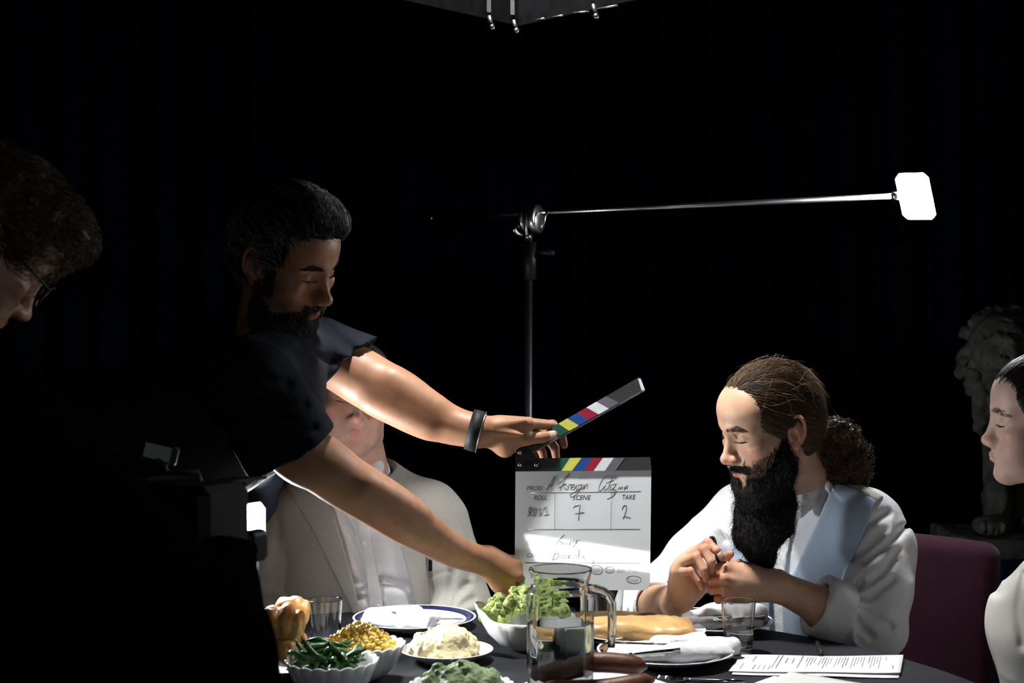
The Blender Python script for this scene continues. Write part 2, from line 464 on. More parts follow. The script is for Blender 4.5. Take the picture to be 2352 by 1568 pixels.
# ---------------------------------------------------------------- hooded overhead lamp (its far corner shows at the top edge)
YC = 2.95; ZB = 1.33+724/F*YC; half = 0.22; DEEP = 0.70
LC = np.array([0.014, YC-half*math.sqrt(2)])
lamp = empty('overhead_lamp', (LC[0], LC[1], 3.38), 'black hooded square lamp hanging over the dinner table', 'lamp')
R45 = np.array([[math.cos(math.pi/4), -math.sin(math.pi/4), 0], [math.sin(math.pi/4), math.cos(math.pi/4), 0], [0, 0, 1]])
L0 = A3(LC[0], LC[1], 0)
for a in range(4):
    ca, sa = math.cos(a*math.pi/2), math.sin(a*math.pi/2); Ra = np.array([[ca, -sa, 0], [sa, ca, 0], [0, 0, 1]])
    v, f = box((half, 0, ZB+DEEP/2), (0.004, half, DEEP/2)); v = v@(R45@Ra).T+L0
    mk('skirt_panel', v, f, MT['blackm'], lamp, False)
v, f = box((0, 0, ZB+DEEP+0.02), (half, half, 0.02), bev=0.01); mk('housing', v@R45.T+L0, f, MT['black'], lamp, False)
v, f = box((0, 0, ZB+DEEP-0.008), (0.07, 0.07, 0.004)); mk('diffuser_offscreen', v@R45.T+L0+A3(-0.10, 0, 0), f, emitter('lamp_glow', (1.0, 0.985, 0.955), E_TOP), lamp, False)
mk('suspension_pole', *rod(L0+A3(0, 0, ZB+DEEP+0.03), L0+A3(0, 0, 3.39), 0.016), MT['dsteel'], lamp)
for x, y0, y1 in ((1129, 46, 66), (1185, 55, 74), (1368, 20, 41)):
    Yp = YC*724/(784-y0+6)
    a, b = px(x-3, y0, Yp), px(x+1, y1-4, Yp); u = b-a
    mk('pin', *rod(a-u*0.6, b, 0.0040), MT['steel'], lamp)
    v, f = lathe([(0.0001, -0.006), (0.0042, -0.0042), (0.006, 0), (0.0042, 0.0042), (0.0001, 0.006)], 12, b); mk('pin_ball', v, f, MT['steel'], lamp)
for x, y0, y1, Yp in ((1123, -6, 26, YC-.10), (1177, 2, 33, YC-.03)):
    a, b = px(x-3, y0, Yp), px(x+3, y1, Yp)
    mk('pin_bracket', *box((a+b)/2, (0.0042, 0.002, abs(a[2]-b[2])/2+0.001)), MT['steel'], lamp, False)
for x0, y0, x1, y1 in ((1232, 46, 1250, 42), (1270, 40, 1292, 35), (1318, 30, 1352, 26), (1372, 21, 1418, 12)):
    Ya, Yb = YC*724/(784-y0), YC*724/(784-y1)
    mk('hem_clip', *rod(px(x0, y0, Ya-0.012), px(x1, y1, Yb-0.012), 0.0018, 8), MT['steel'], lamp)

# ---------------------------------------------------------------- light stand with boom and small panel
YS = 3.32
base = px(1214, 500, YS); bx, by = base[0], base[1]
st = empty('light_stand', (bx, by, 0), 'steel light stand with grip head and boom standing behind the table', 'light stand')
def pz(y): return CH-(y-784)/F*YS
mk('column', *rod((bx, by, 0.25), (bx, by, pz(640)), 0.0085), MT['dsteel'], st)
mk('sleeve', *rod((bx+0.003, by, pz(642)), (bx+0.003, by, pz(556)), 0.0145), MT['black'], st)
mk('pin', *rod((bx, by, pz(560)), (bx, by, pz(532)), 0.009), MT['black'], st)
mk('sleeve_knob', *rod((bx+0.02, by, pz(578)), (bx+0.06, by-0.01, pz(582)), 0.006), MT['black'], st)
for a in (90, 210, 330):
    ca, sa = math.cos(math.radians(a)), math.sin(math.radians(a))
    mk('leg', *tube([(bx, by, 0.34), (bx+0.12*ca, by+0.12*sa, 0.27), (bx+0.42*ca, by+0.42*sa, 0.012)], 0.011), MT['dsteel'], st)
hd = px(1220, 502, YS)
def disc(c, ax, r, t, n=28):
    c = np.asarray(c, float); ax = nrm(ax); return tube([c-ax*t/2, c-ax*t/2*0.7, c+ax*t/2*0.7, c+ax*t/2], [r*0.93, r, r, r*0.93], n)
axh = nrm(A3(0.9, -0.45, 0.02))
mk('grip_plate', *disc(px(1228, 503, YS)+axh*0.004, axh, 0.034, 0.016), MT['steel'], st)
mk('grip_plate', *disc(px(1217, 503, YS)-axh*0.010, axh, 0.032, 0.010), MT['steel'], st)
mk('grip_knob', *disc(px(1199, 512, YS), axh, 0.017, 0.014), MT['steel'], st)
mk('grip_screw', *rod(px(1195, 491, YS), px(1252, 488, YS), 0.005), MT['steel'], st)
mk('grip_bolt', *rod(px(1209, 474, YS-0.02), px(1209, 544, YS-0.02), 0.0036), MT['steel'], st)
mk('grip_bolt', *rod(px(1206, 544, YS-0.02), px(1218, 543, YS-0.02), 0.005), MT['steel'], st)
mk('clamp_handle', *tube([px(1198, 541, YS-0.02), px(1188, 536, YS-0.025), px(1182, 530, YS-0.03), px(1180, 524, YS-0.03)], [0.004, 0.004, 0.0045, 0.008]), MT['steel'], st)
mk('locking_arm', *tube([px(1256, 487, YS-0.02), px(1251, 497, YS-0.03), px(1249, 510, YS-0.03), px(1243, 524, YS-0.03)], 0.0035), MT['steel'], st)
YL = 3.22
mk('boom', *rod(px(990, 500, 3.40), px(2054, 450, YL), 0.0062), MT['steel'], st)
v, f = lathe([(0.0001, -0.006), (0.006, -0.004), (0.008, 0), (0.006, 0.004), (0.0001, 0.006)], 12, px(991, 500, 3.40)); mk('boom_end', v, f, MT['chrome'], st)
# the little panel
lc = px(2103, 451, YL); tilt = eul(25, 4, -50)
pl = empty('panel_lamp', tuple(lc), 'small glowing LED panel lamp on the end of the boom', 'lamp')
def octo(w_, h_, ch, y0, y1):
    p = [(-w_+ch, -h_), (w_-ch, -h_), (w_, -h_+ch), (w_, h_-ch), (w_-ch, h_), (-w_+ch, h_), (-w_, h_-ch), (-w_, -h_+ch)]
    v = [(x, y0, z) for x, z in p]+[(x, y1, z) for x, z in p]; n = 8
    return np.array(v), [tuple(range(n)), tuple(range(2*n-1, n-1, -1))]+[(i, i+n, (i+1) % n+n, (i+1) % n) for i in range(n)]
v, f = octo(0.044, 0.057, 0.012, 0.0, 0.022); mk('case', v@tilt.T+lc, f, MT['steel'], pl, False)
v, f = octo(0.042, 0.054, 0.011, -0.003, 0.002); mk('diffuser', v@tilt.T+lc, f, emitter('panel_glow', (0.93, 0.97, 1.0), E_BOOM), pl, False)
mk('mount_stud', *rod(px(2050, 450, YL), px(2066, 449, YL), 0.009), MT['steel'], pl)

# ---------------------------------------------------------------- people: heads
def head_sdf(neck_to, sh=None):
    """a head in its own frame: +Y face, +Z up, +X its right side; metres"""
    o = dict(nose=1.0, wide=1.0, chin=0.0, lips=1.0, brow=1.0, lean=1.0, mw=1.0)
    o.update(sh or {}); w_ = o['wide']; S = SDF()
    S.u(ell((0, -.018, .030), (.074*w_, .098, .084)), 0)
    S.u(ell((0, -.048, -.012), (.060, .056, .058)), .03)
    S.u(ell((0, .026, -.030), (.0595*w_, .056, .088)), .03)
    S.u(ell((0, .044, .044), (.060*w_, .043, .048)), .03)
    for s in (-1, 1):
        S.u(cap((s*.012, .0805, .0165), (s*.046*w_, .062, .0165), .0105*o['brow'], .008), .014)
        S.u(ell((s*.048*w_, .050, -.024), (.018, .024, .014)), .026)
        S.u(cap((s*.054*w_, -.008, -.048), (s*.049*w_, .008, -.080), .015, .015), .02)
        S.u(cap((s*.049*w_, .008, -.080), (s*.016, .062, -.103+o['chin']), .015, .016), .02)
        S.u(ell((s*.032*w_, .046, -.060), (.026, .030, .034)), .02)
    S.u(ell((0, .070, -.102+o['chin']), (.022, .019, .017)), .016)
    S.u(ell((0, .066, -.066), (.033, .0235, .028)), .016)
    for s in (-1, 1):
        S.s_(ell((s*.031, .098, .0025), (.0205, .0195, .0125)), .014)
        S.s_(ell((s*.0135, .098, .003), (.006, .012, .008)), .010)
        S.u(ell((s*.0315, .0665, .000), (.0150, .0140, .0125)), .004)
        S.s_(cap((s*.020, .0840, .0070), (s*.032, .0835, .0092), .0017), .003); S.s_(cap((s*.032, .0835, .0092), (s*.045, .0750, .0060), .0017), .003)      # lid fold
        S.s_(cap((s*.020, .0825, -.0062), (s*.032, .0838, -.0078), .0009), .002)    # closed lash line
        S.s_(cap((s*.032, .0838, -.0078), (s*.044, .0755, -.0052), .0009), .002)
    n = o['nose']
    S.u(cap((0, .0795, .008), (0, .080+.0215*n, -.036), .0068, .0084), .017)
    S.u(sph((0, .080+.0235*n, -.0392), .0102), .006)
    for s in (-1, 1):
        S.u(ell((s*.0122, .0785+.0125*n, -.0435), (.0072, .0110, .0074)), .011)
        S.s_(ell((s*.0058, .084+.0125*n, -.0535), (.0030, .006, .0036)), .002)
    S.u(cap((0, .080+.018*n, -.0455), (0, .086, -.0555), .0045, .004), .006)
    L = o['lips']; mw = o['mw']
    for s in (-1, 1):
        S.u(cap((0, .0905, -.0660), (s*.0225*mw, .0785, -.0710-.003*(mw-1)*8), .0048*L, .0022), .004)
        S.u(cap((0, .0895, -.0752), (s*.0205*mw, .0782, -.0735-.003*(mw-1)*8), .0056*L, .0022), .004)
        S.s_(cap((0, .0985, -.0704), (s*.0245*mw, .0830, -.0722-.003*(mw-1)*9), .0022, .0014), .003)
    S.s_(sph((0, .1000, -.0880), .0095), .010)
    # ears
    for s in (-1, 1):
        u = nrm(A3(s*.36, -.93, .0)); z = nrm(A3(0, -.17, .985)); c = A3(s*.0745*w_, -.010, -.010)
        nn = np.cross(u, z)*(1 if np.dot(np.cross(u, z), (s, 0, 0)) > 0 else -1)
        S.u(ell(c+u*.005-nn*.0015, (.0175, .0058, .028), np.stack([u, nn, z], 1)), .004)
        P = []
        for a in np.linspace(-0.75, 3.55, 15):
            P.append(c+u*(.008+.0150*math.cos(a))+z*(.004+.0275*math.sin(a))+nn*(.0040+.002*math.cos(a)))
        P.append(c+u*-.002+z*-.004+nn*.001)
        S.chain(P, [.0028]+[.0033]*14+[.002], .0025)
        S.chain([c+u*.012+z*.012+nn*.002, c+u*.0135+z*-.004+nn*.003, c+u*.006+z*-.016+nn*.003], [.0025, .003, .003], .003)
        S.u(ell(c+u*.004+z*-.0265+nn*.002, (.0085, .0042, .0095), np.stack([u, nn, z], 1)), .004)
        S.u(sph(c+u*-.004+z*-.009+nn*.002, .0048), .004)
        S.s_(ell(c+u*.004+z*-.005+nn*.0068, (.0068, .0068, .0105), np.stack([u, nn, z], 1)), .003); S.s_(cap(c+u*.012+z*.014+nn*.0055, c+u*.016+z*-.006+nn*.0055, .0022), .003)
    nk = np.asarray(neck_to, float)
    S.u(cap((0, -.026, -.045), nk, .052*o['lean'], .060*o['lean']), .022)
    return S
def head_cols(p, base, blush=(1.15, .80, .78), lip=(1.05, .62, .62), stub=0.0, stubc=(.3, .3, .3), brow=None):
    """skin tint by place on the head: lips, cheeks, nose, ears, brows, shaved beard"""
    base = np.asarray(base, float); c = np.repeat(base[None], len(p), 0)
    def g(ctr, r):
        d = (p-np.array(ctr))/np.array(r); return np.exp(-(d*d).sum(1))[:, None]
    bl = np.clip(g((.045, .06, -.03), (.022, .03, .018))+g((-.045, .06, -.03), (.022, .03, .018))+g((0, .11, -.04), (.014, .02, .012))
                 +g((.09, -.01, -.01), (.016, .03, .035))+g((-.09, -.01, -.01), (.016, .03, .035)), 0, 1)*.75
    c = c*(1-bl)+c*np.array(blush)*bl
    lm = np.zeros(len(p))
    for s in (-1, 1):
        for a, b, r in (((0, .0905, -.0662), (s*.0225, .0785, -.0710), .0052), ((0, .0895, -.0752), (s*.0205, .0782, -.0735), .0060)):
            d = cap(a, b, r, r*.5)(p.astype(np.float32)); lm = np.maximum(lm, np.clip(1-d/.0016, 0, 1)*(d < .0016))
    c = c*(1-lm[:, None])+(base*np.array(lip))*lm[:, None]
    if stub:
        z = np.clip((-.042-p[:, 2])/.02, 0, 1)*np.clip((p[:, 1]+.01)/.02, 0, 1)*np.clip((p[:, 2]+.135)/.02, 0, 1)
        z = z*(1-lm); c = c*(1-stub*z[:, None])+c*np.array(stubc)*(stub*z[:, None])
    return np.clip(c, 0, 1)
def brow_mask(p):
    m = np.zeros(len(p), bool)
    for s in (-1, 1):
        d = np.minimum(cap((s*.013, .0900, .0145), (s*.033, .0850, .0205), .0042, .0040)(p.astype(np.float32)),
                       cap((s*.033, .0850, .0205), (s*.0500, .0680, .0150), .0038, .0016)(p.astype(np.float32)))
        m |= d < .0025
    return m & (p[:, 1] > .05) & (p[:, 2] > .0148)
def head_mesh(S, h=.0021, lo=(-.105, -.13, -.17), hi=(.105, .13, .13)):
    return net(S, lo, hi, h)
def brows(name, v, S, colr, n, root, R, T, seed=4):
    r_ = pick(v, brow_mask(v), n, seed)
    P = comb(S, r_, lambda p: np.stack([np.sign(p[:, 0])*1.0, -0.35+0*p[:, 0], np.clip(0.28-(np.abs(p[:, 0])-.02)*18, -.6, .28)], 1), 4, .0020, .0004, .0010, .12, seed=seed)
    vv, ff, cc = strand_mesh(P, .00042, .00018, np.repeat(np.array(colr)[None], n, 0)*np.random.default_rng(seed).uniform(.6, 1.3, (n, 1)))
    mk(name, vv@R.T+T, ff, MT['hair'], root, cols=cc)
def lashes(name, S, root, R, T, colr=(.012, .008, .006), n=60, seed=3):
    r = np.random.default_rng(seed); out = []
    for s in (-1, 1):
        t = r.uniform(0, 1, n); x = s*(.0195+.0255*t); q = np.stack([x, .088-.011*t*t, -.0062-.0030*np.sin(t*3.0)+.0012*t], 1)
        for _ in range(5): q = q-grad(S, q.astype(np.float32), .001)*S(q.astype(np.float32))[:, None]
        d = np.stack([s*(.25+.5*t), np.full(n, .75), np.full(n, -.55)], 1); k = np.linspace(0, 1, 4)[None, :, None]
        P = q[:, None]+d[:, None]*k*.0050+np.array([0, 0, .0016])*k*k
        vv, ff, cc = strand_mesh(P, .0005, .0001, np.repeat(np.array(colr)[None], n, 0)); mk(name, vv@R.T+T, ff, MT['hair'], root, cols=cc)
def grooves(lines, depth, width):
    """cloth folds: valleys along lines read from the photograph"""
    def f(p):
        x, y, Y = to_px(p); d = np.zeros(len(p), np.float32)
        for L in lines:
            m = np.full(len(p), 1e9, np.float32)
            for (ax, ay), (bx, by) in zip(L[:-1], L[1:]):
                ex, ey = bx-ax, by-ay; t = np.clip(((x-ax)*ex+(y-ay)*ey)/(ex*ex+ey*ey), 0, 1)
                m = np.minimum(m, (x-ax-ex*t)**2+(y-ay-ey*t)**2)
            d = np.maximum(d, np.exp(-m/width**2))
        return -depth*d
    return f
def hair_line(pts):
    """the hair grows where z lies above a line given over y"""
    ys, zs = zip(*sorted(pts)); return lambda p: (np.interp(p[:, 1], ys, zs).astype(np.float32)-p[:, 2])*.75
def fuse(name, parts, mat, root=None, loc=None):
    v = np.concatenate([p[0] for p in parts]); n = 0; fs = []
    for p in parts: fs.append(p[1]+n); n += len(p[0])
    c = np.concatenate([p[2] for p in parts]); return mk(name, v, np.concatenate(fs), mat, root, cols=c, loc=loc)
def bounds(pts, m):
    pts = np.asarray(pts); return pts.min(0)-m, pts.max(0)+m
def limb_cols(v, base, seed=0, red=None, rr=.02):
    c = np.repeat(np.asarray(base, float)[None], len(v), 0)*(1+.07*vnoise(v*40, seed)[:, None])
    if red is not None:
        for q in red:
            k = np.exp(-(ln(v-np.asarray(q))/rr)**2)[:, None]*.55; c = c*(1-k)+c*np.array([1.12, .80, .78])*k
    return np.clip(c, 0, 1)
def hand(S, wrist, wr, mcp, pips, dips, tips, thumb, palm=None, r=.0095, kp=.012):
    """palm plus five separate fingers; every finger is a chain of bones of its own"""
    mid = np.mean(mcp, 0)
    for j, q in enumerate(mcp):
        S.u(cap(wrist+(q-mid)*.35, q, wr*.62, r*1.28), .016)
    S.u(cap(wrist*.6+mid*.4, mid*.75+wrist*.25, wr*.72, wr*.62), .02)
    if palm is not None:
        for q, rr in palm: S.u(sph(q, rr), .018)
    rs = [1.0, 1.04, .98, .84]
    for j in range(len(mcp)):
        k = rs[j]*r
        S.u(cap(mcp[j], pips[j], k*1.12, k*1.0), .003)
        S.u(cap(pips[j], dips[j], k*1.0, k*.9), .002)
        S.u(cap(dips[j], tips[j], k*.9, k*.74), .002)
        S.u(sph(pips[j], k*1.06), .003)
    S.u(cap(thumb[0], thumb[1], r*1.7, r*1.3), .016)
    S.u(cap(thumb[1], thumb[2], r*1.3, r*1.12), .004)
    S.u(cap(thumb[2], thumb[3], r*1.12, r*.85), .003)
    return S
def nail(name, tip, along, out, w_, l_, root, c=(.78, .50, .42)):
    a = nrm(along); n = nrm(np.asarray(out)-a*np.dot(out, a)); b = np.cross(a, n)
    vs = []; fs = []
    for i in range(7):
        for j in range(7):
            u, t = (i/6-.5)*2, j/6*2-1
            ww = w_*(1-.25*max(0, abs(t))**3)
            vs.append(tip+b*ww*u+a*l_*t+n*(.0012*(1-u*u)-.0006*t*t))
    for i in range(6):
        for j in range(6): fs.append((i*7+j, i*7+j+1, (i+1)*7+j+1, (i+1)*7+j))
    o = mk(name, vs, fs, MT['nail'], root); m = o.modifiers.new('t', 'SOLIDIFY'); m.thickness = .0008
MT['nail'] = M('nail', (.66, .42, .35), .3, spec=.5, var=(60, .05))
def cloth_piece(name, S, lo, hi, h, mat, root, slack=2.3):
    v, q = net(S, lo, hi, h, slack=slack); return mk(name, v, q, mat, root)
def legs_piece(name, pelvis, knees, feet, mat, root, rp=.12, rk=.065, rf=.045, h=.012):
    S = SDF(); S.u(sph(pelvis, rp), 0)
    for k_, f_ in zip(knees, feet):
        S.u(cap(pelvis, k_, rp*.8, rk), .05); S.u(cap(k_, f_, rk, rf), .02)
    lo, hi = bounds([pelvis, *knees, *feet], .16); lo[2] = -.02
    S.i(plane((0, 0, .02), (0, 0, -1)))
    return cloth_piece(name, S, lo, hi, h, mat, root)
def shoes(feet, fw, root):
    for q in feet:
        S = SDF(); a = A3(q[0], q[1], .035); b = a+nrm(A3(fw[0], fw[1], 0))*.17
        S.u(cap(a, b, .042, .034), 0).i(plane((0, 0, .002), (0, 0, -1)))
        lo, hi = bounds([a, b], .06); cloth_piece('shoe', S, lo, hi, .008, MT['leather'], root)

# ---------------------------------------------------------------- the bearded man in the pale blue waistcoat
def bearded_man():
    R = eul(-16, -4, 111); T = px(1776, 980, 2.80)+A3(0, 0, 0)
    T = A3(.497, 2.775, 1.168)
    base = A3(.66, 3.02, 0)
    skin = (.56, .335, .225)
    toL = lambda q: (np.asarray(q)-T)@R
    neckw = A3(.615, 2.97, 1.005)
    S = head_sdf(toL(neckw), dict(nose=1.0, lean=.98))
    hv, hq = head_mesh(S); hc = head_cols(hv, skin, stub=.0)
    bm = np.clip((-.036-hv[:, 2])/.018, 0, 1)*np.clip((hv[:, 1]-.0)/.02, 0, 1)
    parts = [(hv@R.T+T, hq, hc)]
    # arms and hands (positions read from the photograph at their distance)
    wR = px(1566, 1372, 2.84); eR = px(1462, 1412, 3.00)
    HR = SDF(); HR.chain([eR, (eR+wR)/2+A3(0, 0, .002), wR], [.040, .037, .029], .02)
    mc = [px(1594, 1268, 2.815), px(1578, 1279, 2.805), px(1563, 1293, 2.80), px(1553, 1313, 2.80)]
    pi = [px(1626, 1247, 2.785), px(1616, 1262, 2.772), px(1599, 1279, 2.768), px(1588, 1311, 2.772)]
    di = [px(1646, 1264, 2.770), px(1634, 1288, 2.758), px(1616, 1307, 2.756), px(1604, 1333, 2.766)]
    ti = [px(1658, 1280, 2.770), px(1632, 1309, 2.768), px(1622, 1330, 2.762), px(1612, 1350, 2.774)]
    th = [px(1600, 1352, 2.845), px(1640, 1318, 2.835), px(1662, 1285, 2.805), px(1677, 1272, 2.79)]
    hand(HR, wR, .028, mc, pi, di, ti, th, palm=[(px(1572, 1340, 2.82), .024), (px(1592, 1345, 2.83), .024)])
    lo, hi = bounds([eR, wR, *mc, *pi, *di, *ti, *th], .055); v, q = net(HR, lo, hi, .0021)
    parts.append((v, q, limb_cols(v, skin, 1, red=ti+[th[3]]+pi)))
    wL = px(1786, 1345, 2.80); eL = px(2012, 1452, 2.83)
    HL = SDF(); HL.chain([eL, (eL+wL)/2, wL], [.042, .040, .029], .02)
    mc = [px(1666, 1303, 2.775), px(1662, 1327, 2.765), px(1664, 1351, 2.768), px(1676, 1372, 2.775)]
    pi = [px(1639, 1308, 2.785), px(1634, 1330, 2.778), px(1637, 1354, 2.782), px(1650, 1376, 2.79)]
    di = [px(1640, 1306, 2.808), px(1636, 1330, 2.803), px(1640, 1352, 2.806), px(1654, 1372, 2.812)]
    ti = [px(1660, 1308, 2.815), px(1658, 1330, 2.812), px(1660, 1351, 2.814), px(1672, 1370, 2.816)]
    th = [px(1730, 1320, 2.82), px(1695, 1298, 2.825), px(1668, 1294, 2.82), px(1650, 1298, 2.815)]
    hand(HL, wL, .030, mc, pi, di, ti, th, palm=[(px(1712, 1322, 2.795), .026), (px(1712, 1350, 2.795), .024)], r=.0098)
    for j, q in enumerate(mc[:3]): HL.u(cap(q+A3(0, -.009, .001), q*.4+wL*.6+A3(0, -.018, .004), .0045, .003), .006)          # tendons
    for a, b in zip(range(3), range(1, 4)): HL.s_(cap((mc[a]+mc[b])/2+A3(-.001, -.013, 0), (pi[a]+pi[b])/2+A3(-.004, -.011, 0), .0022, .0034), .003)
    for q in mc: HL.u(sph(q+A3(0, -.004, 0), .0105), .005)
    lo, hi = bounds([eL, wL, *mc, *pi, *di, *ti, *th], .055); v, q = net(HL, lo, hi, .0021)
    parts.append((v, q, limb_cols(v, skin, 2, red=pi+mc)))
    p = fuse('person', parts, MT['skin'], loc=base)
    tag(p, 'seated man with long dark beard and ponytail, white shirt and pale blue waistcoat', 'person')
    nail('fingernail', px(1656, 1275, 2.757), px(1666, 1286, 2.757)-px(1648, 1264, 2.757), A3(.25, -1, .35), .0058, .0062, p)
    for j, (x, y, Y) in enumerate(((1619, 1333, 2.751), (1610, 1352, 2.764))): pass
    # ---- hair, swept back to a knot
    knot = toL(px(1893, 985, 2.86)); Hs = SDF()
    Hs.u(ell((0, -.018, .032), (.081, .107, .091)), 0); Hs.u(ell((0, -.055, -.015), (.066, .062, .07)), .03)
    line = hair_line([(.12, .080), (.085, .078), (.068, .066), (.058, .052), (.048, .030), (.036, .004), (.024, -.022), (.012, -.02), (.004, .022), (-.010, .030), (-.026, .026), (-.034, -.01), (-.06, -.085), (-.14, -.10)])
    Hs.i(line, .006); Hs.disp(lambda q: .0016*vnoise(q@np.array([[140, 0, 0], [0, 25, 0], [0, 0, 140]], np.float32), 3))
    v, q = net(Hs, (-.11, -.14, -.13), (.11, .11, .14), .003)
    darkc, lite = A3(.042, .025, .015), A3(.19, .115, .064)
    mk('hair', v@R.T+T, q, MT['hair'], p, cols=np.repeat(darkc[None]*1.0, len(v), 0))
    r = np.random.default_rng(5)
    n = 5200; rt = pick(v, (line(v.astype(np.float32)) < .004) & (v[:, 0] < .06), n, 5)
    def flow(s):
        d = knot-s; d /= ln(d)[:, None]; return d
    Hs2 = SDF(); Hs2.ops = Hs.ops[:2]
    P = comb(Hs2, rt, flow, 14, .0095, .0004, .0018, .07, .0010, .7, 6)
    cc = darkc+(lite-darkc)*np.clip(r.normal(.25, .25, (n, 1))+.45*vnoise(rt*np.array([70, 12, 70]), 31)[:, None], 0, 1.3)
    vv, ff, cv = strand_mesh(P, .00055, .0003, cc); mk('hair_strands', vv@R.T+T, ff, MT['hair'], p, cols=cv)
    n = 80; rt = pick(v, (v[:, 2] > .05) & (v[:, 1] < .045), n, 15)                                             # flyaways
    P = comb(Hs2, rt, flow, 9, .009, .001, .010, .5, .003, .9, 16)
    vv, ff, cv = strand_mesh(P, .00028, .00015, np.repeat(lite[None]*1.6, n, 0)); mk('stray_hair', vv@R.T+T, ff, MT['hair'], p, cols=cv)
    # ponytail
    Pt = SDF(); k1 = px(1898, 985, 2.87)
    Pt.chain([k1, px(1922, 1004, 2.89), px(1938, 1042, 2.92), px(1948, 1082, 2.95), px(1955, 1118, 2.96)], [.018, .031, .036, .028, .012], .02)
    Pt.disp(lambda s: .010*vnoise(s*52, 4)+.004*vnoise(s*130, 5))
    lo, hi = bounds([k1, px(1944, 1125, 2.96)], .07); v, q = net(Pt, lo, hi, .0035, slack=1.9)
    mk('ponytail', v, q, MT['hair'], p, cols=np.repeat(darkc[None]*.7, len(v), 0))
    n = 2100; rt = pick(v, np.ones(len(v), bool), n, 7)
    P = comb(Pt, rt, lambda s: np.repeat(A3(.35, 0, -1)[None], len(s), 0), 14, .0056, .001, .011, .6, .0062, .85, 8)
    cc = darkc*.8+(lite-darkc)*np.clip(r.normal(.25, .35, (n, 1)), 0, 1)
    vv, ff, cv = strand_mesh(P, .00050, .00025, cc); mk('ponytail_curls', vv, ff, MT['hair'], p, cols=cv)
    Tz = SDF(); Tz.u(ell(px(1893, 982, 2.865), (.021, .021, .021)), 0)
    # ---- beard
    B = SDF()
    jawpts = [toL(q) for q in ()]
    B.u(ell((0, .028, -.100), (.060, .048, .040)), 0)
    for s in (-1, 1):
        B.u(cap((s*.061, .010, -.028), (s*.056, .012, -.075), .009, .017), .02)
        B.u(cap((s*.056, .012, -.075), (s*.028, .058, -.105), .018, .022), .025)
    B.u(ell((0, .050, -.116), (.036, .030, .020)), .02)
    def tl(x, y, Y): return toL(px(x, y, Y))
    B.chain([tl(1762, 1152, 2.80), tl(1755, 1190, 2.79), tl(1737, 1232, 2.80), tl(1752, 1275, 2.83), tl(1768, 1306, 2.85)], [.052, .051, .036, .019, .005], .018)
    B.s_(ell((0, .104, -.078), (.034, .036, .032)), .008)
    B.disp(lambda s: .0035*vnoise(s*60, 6)+.0018*vnoise(s*170, 7))
    lo, hi = bounds(np.array([tl(1752, 1140, 2.765), tl(1768, 1308, 2.85), A3(.07, .05, -.02), A3(-.07, -.02, -.02)]), .075)
    v, q = net(B, lo, hi, .0032)
    bc = A3(.006, .0048, .0045)
    mk('beard', v@R.T+T, q, MT['hair'], p, cols=np.repeat(bc[None], len(v), 0))
    dn = A3(0, 0, -1)@R+A3(0, .1, 0)
    n = 6500; rt = pick(v, np.ones(len(v), bool), n, 9)
    P = comb(B, rt, lambda s: np.repeat(dn[None], len(s), 0)+0, 9, .0040, .0005, .0055, .55, .0026, 1.5, 10)
    cc = bc*r.uniform(.6, 1.6, (n, 1))+A3(.05, .036, .026)*(r.random((n, 1)) < .07)
    vv, ff, cv = strand_mesh(P, .00042, .00022, cc); mk('beard_curls', vv@R.T+T, ff, MT['hair'], p, cols=cv)
    n = 700; rt = pick(v, np.ones(len(v), bool), n, 29)
    P = comb(B, rt, lambda s: np.repeat(dn[None], len(s), 0)+0, 12, .0042, .001, .013, .9, .0045, 1.1, 30)
    vv, ff, cv = strand_mesh(P, .0003, .00018, np.repeat(bc[None]*2.2, n, 0)); mk('beard_frizz', vv@R.T+T, ff, MT['hair'], p, cols=cv)
    # cheek whiskers and moustache grow from the skin
    sv = hv.astype(np.float32)
    dens = np.clip((-.020-hv[:, 2]-.35*np.clip(hv[:, 1]-.02, 0, 1))/.02, 0, 1)*(np.abs(hv[:, 0]) > .024)*(hv[:, 1] > .0)*(hv[:, 1] < .082)
    n = 2600; rt = pick(hv, r.random(len(hv)) < dens*.9, n, 11)
    P = comb(S, rt, lambda s: np.repeat(dn[None], len(s), 0), 6, .0028, .0005, .0032, .35, .0008, 1.2, 12)
    cc = bc*r.uniform(.7, 2.2, (n, 1)); vv, ff, cv = strand_mesh(P, .00038, .0002, cc); mk('whiskers', vv@R.T+T, ff, MT['hair'], p, cols=cv)
    mm = (np.abs(hv[:, 0]) < .034) & (hv[:, 2] < -.0535+0*hv[:, 0]) & (hv[:, 2] > -.0625-.25*np.abs(hv[:, 0])) & (hv[:, 1] > .066) & (cap((0, .098, -.0515), (0, .09, -.0515), .0045)(sv) > .0)
    n = 800; rt = pick(hv, mm, n, 13)
    P = comb(S, rt, lambda s: np.stack([s[:, 0]*55, 0*s[:, 0], -.7+0*s[:, 0]], 1), 5, .0022, .0008, .0035, .35, .0007, 1.3, 14)
    cc = bc*r.uniform(.7, 2.0, (n, 1)); vv, ff, cv = strand_mesh(P, .00045, .0002, cc); mk('moustache', vv@R.T+T, ff, MT['hair'], p, cols=cv)
    ch = (np.abs(hv[:, 0]) < .010) & (hv[:, 2] < -.080) & (hv[:, 2] > -.10) & (hv[:, 1] > .07)
    n = 350; rt = pick(hv, ch, n, 17); P = comb(S, rt, lambda s: np.repeat(dn[None], len(s), 0), 5, .003, .0008, .004, .3, .0006, 1.3, 18)
    vv, ff, cv = strand_mesh(P, .00042, .0002, np.repeat(bc[None]*1.2, n, 0)); mk('chin_tuft', vv@R.T+T, ff, MT['hair'], p, cols=cv)
    brows('eyebrows', hv, S, (.05, .028, .018), 460, p, R, T); lashes('eyelash', S, p, R, T)
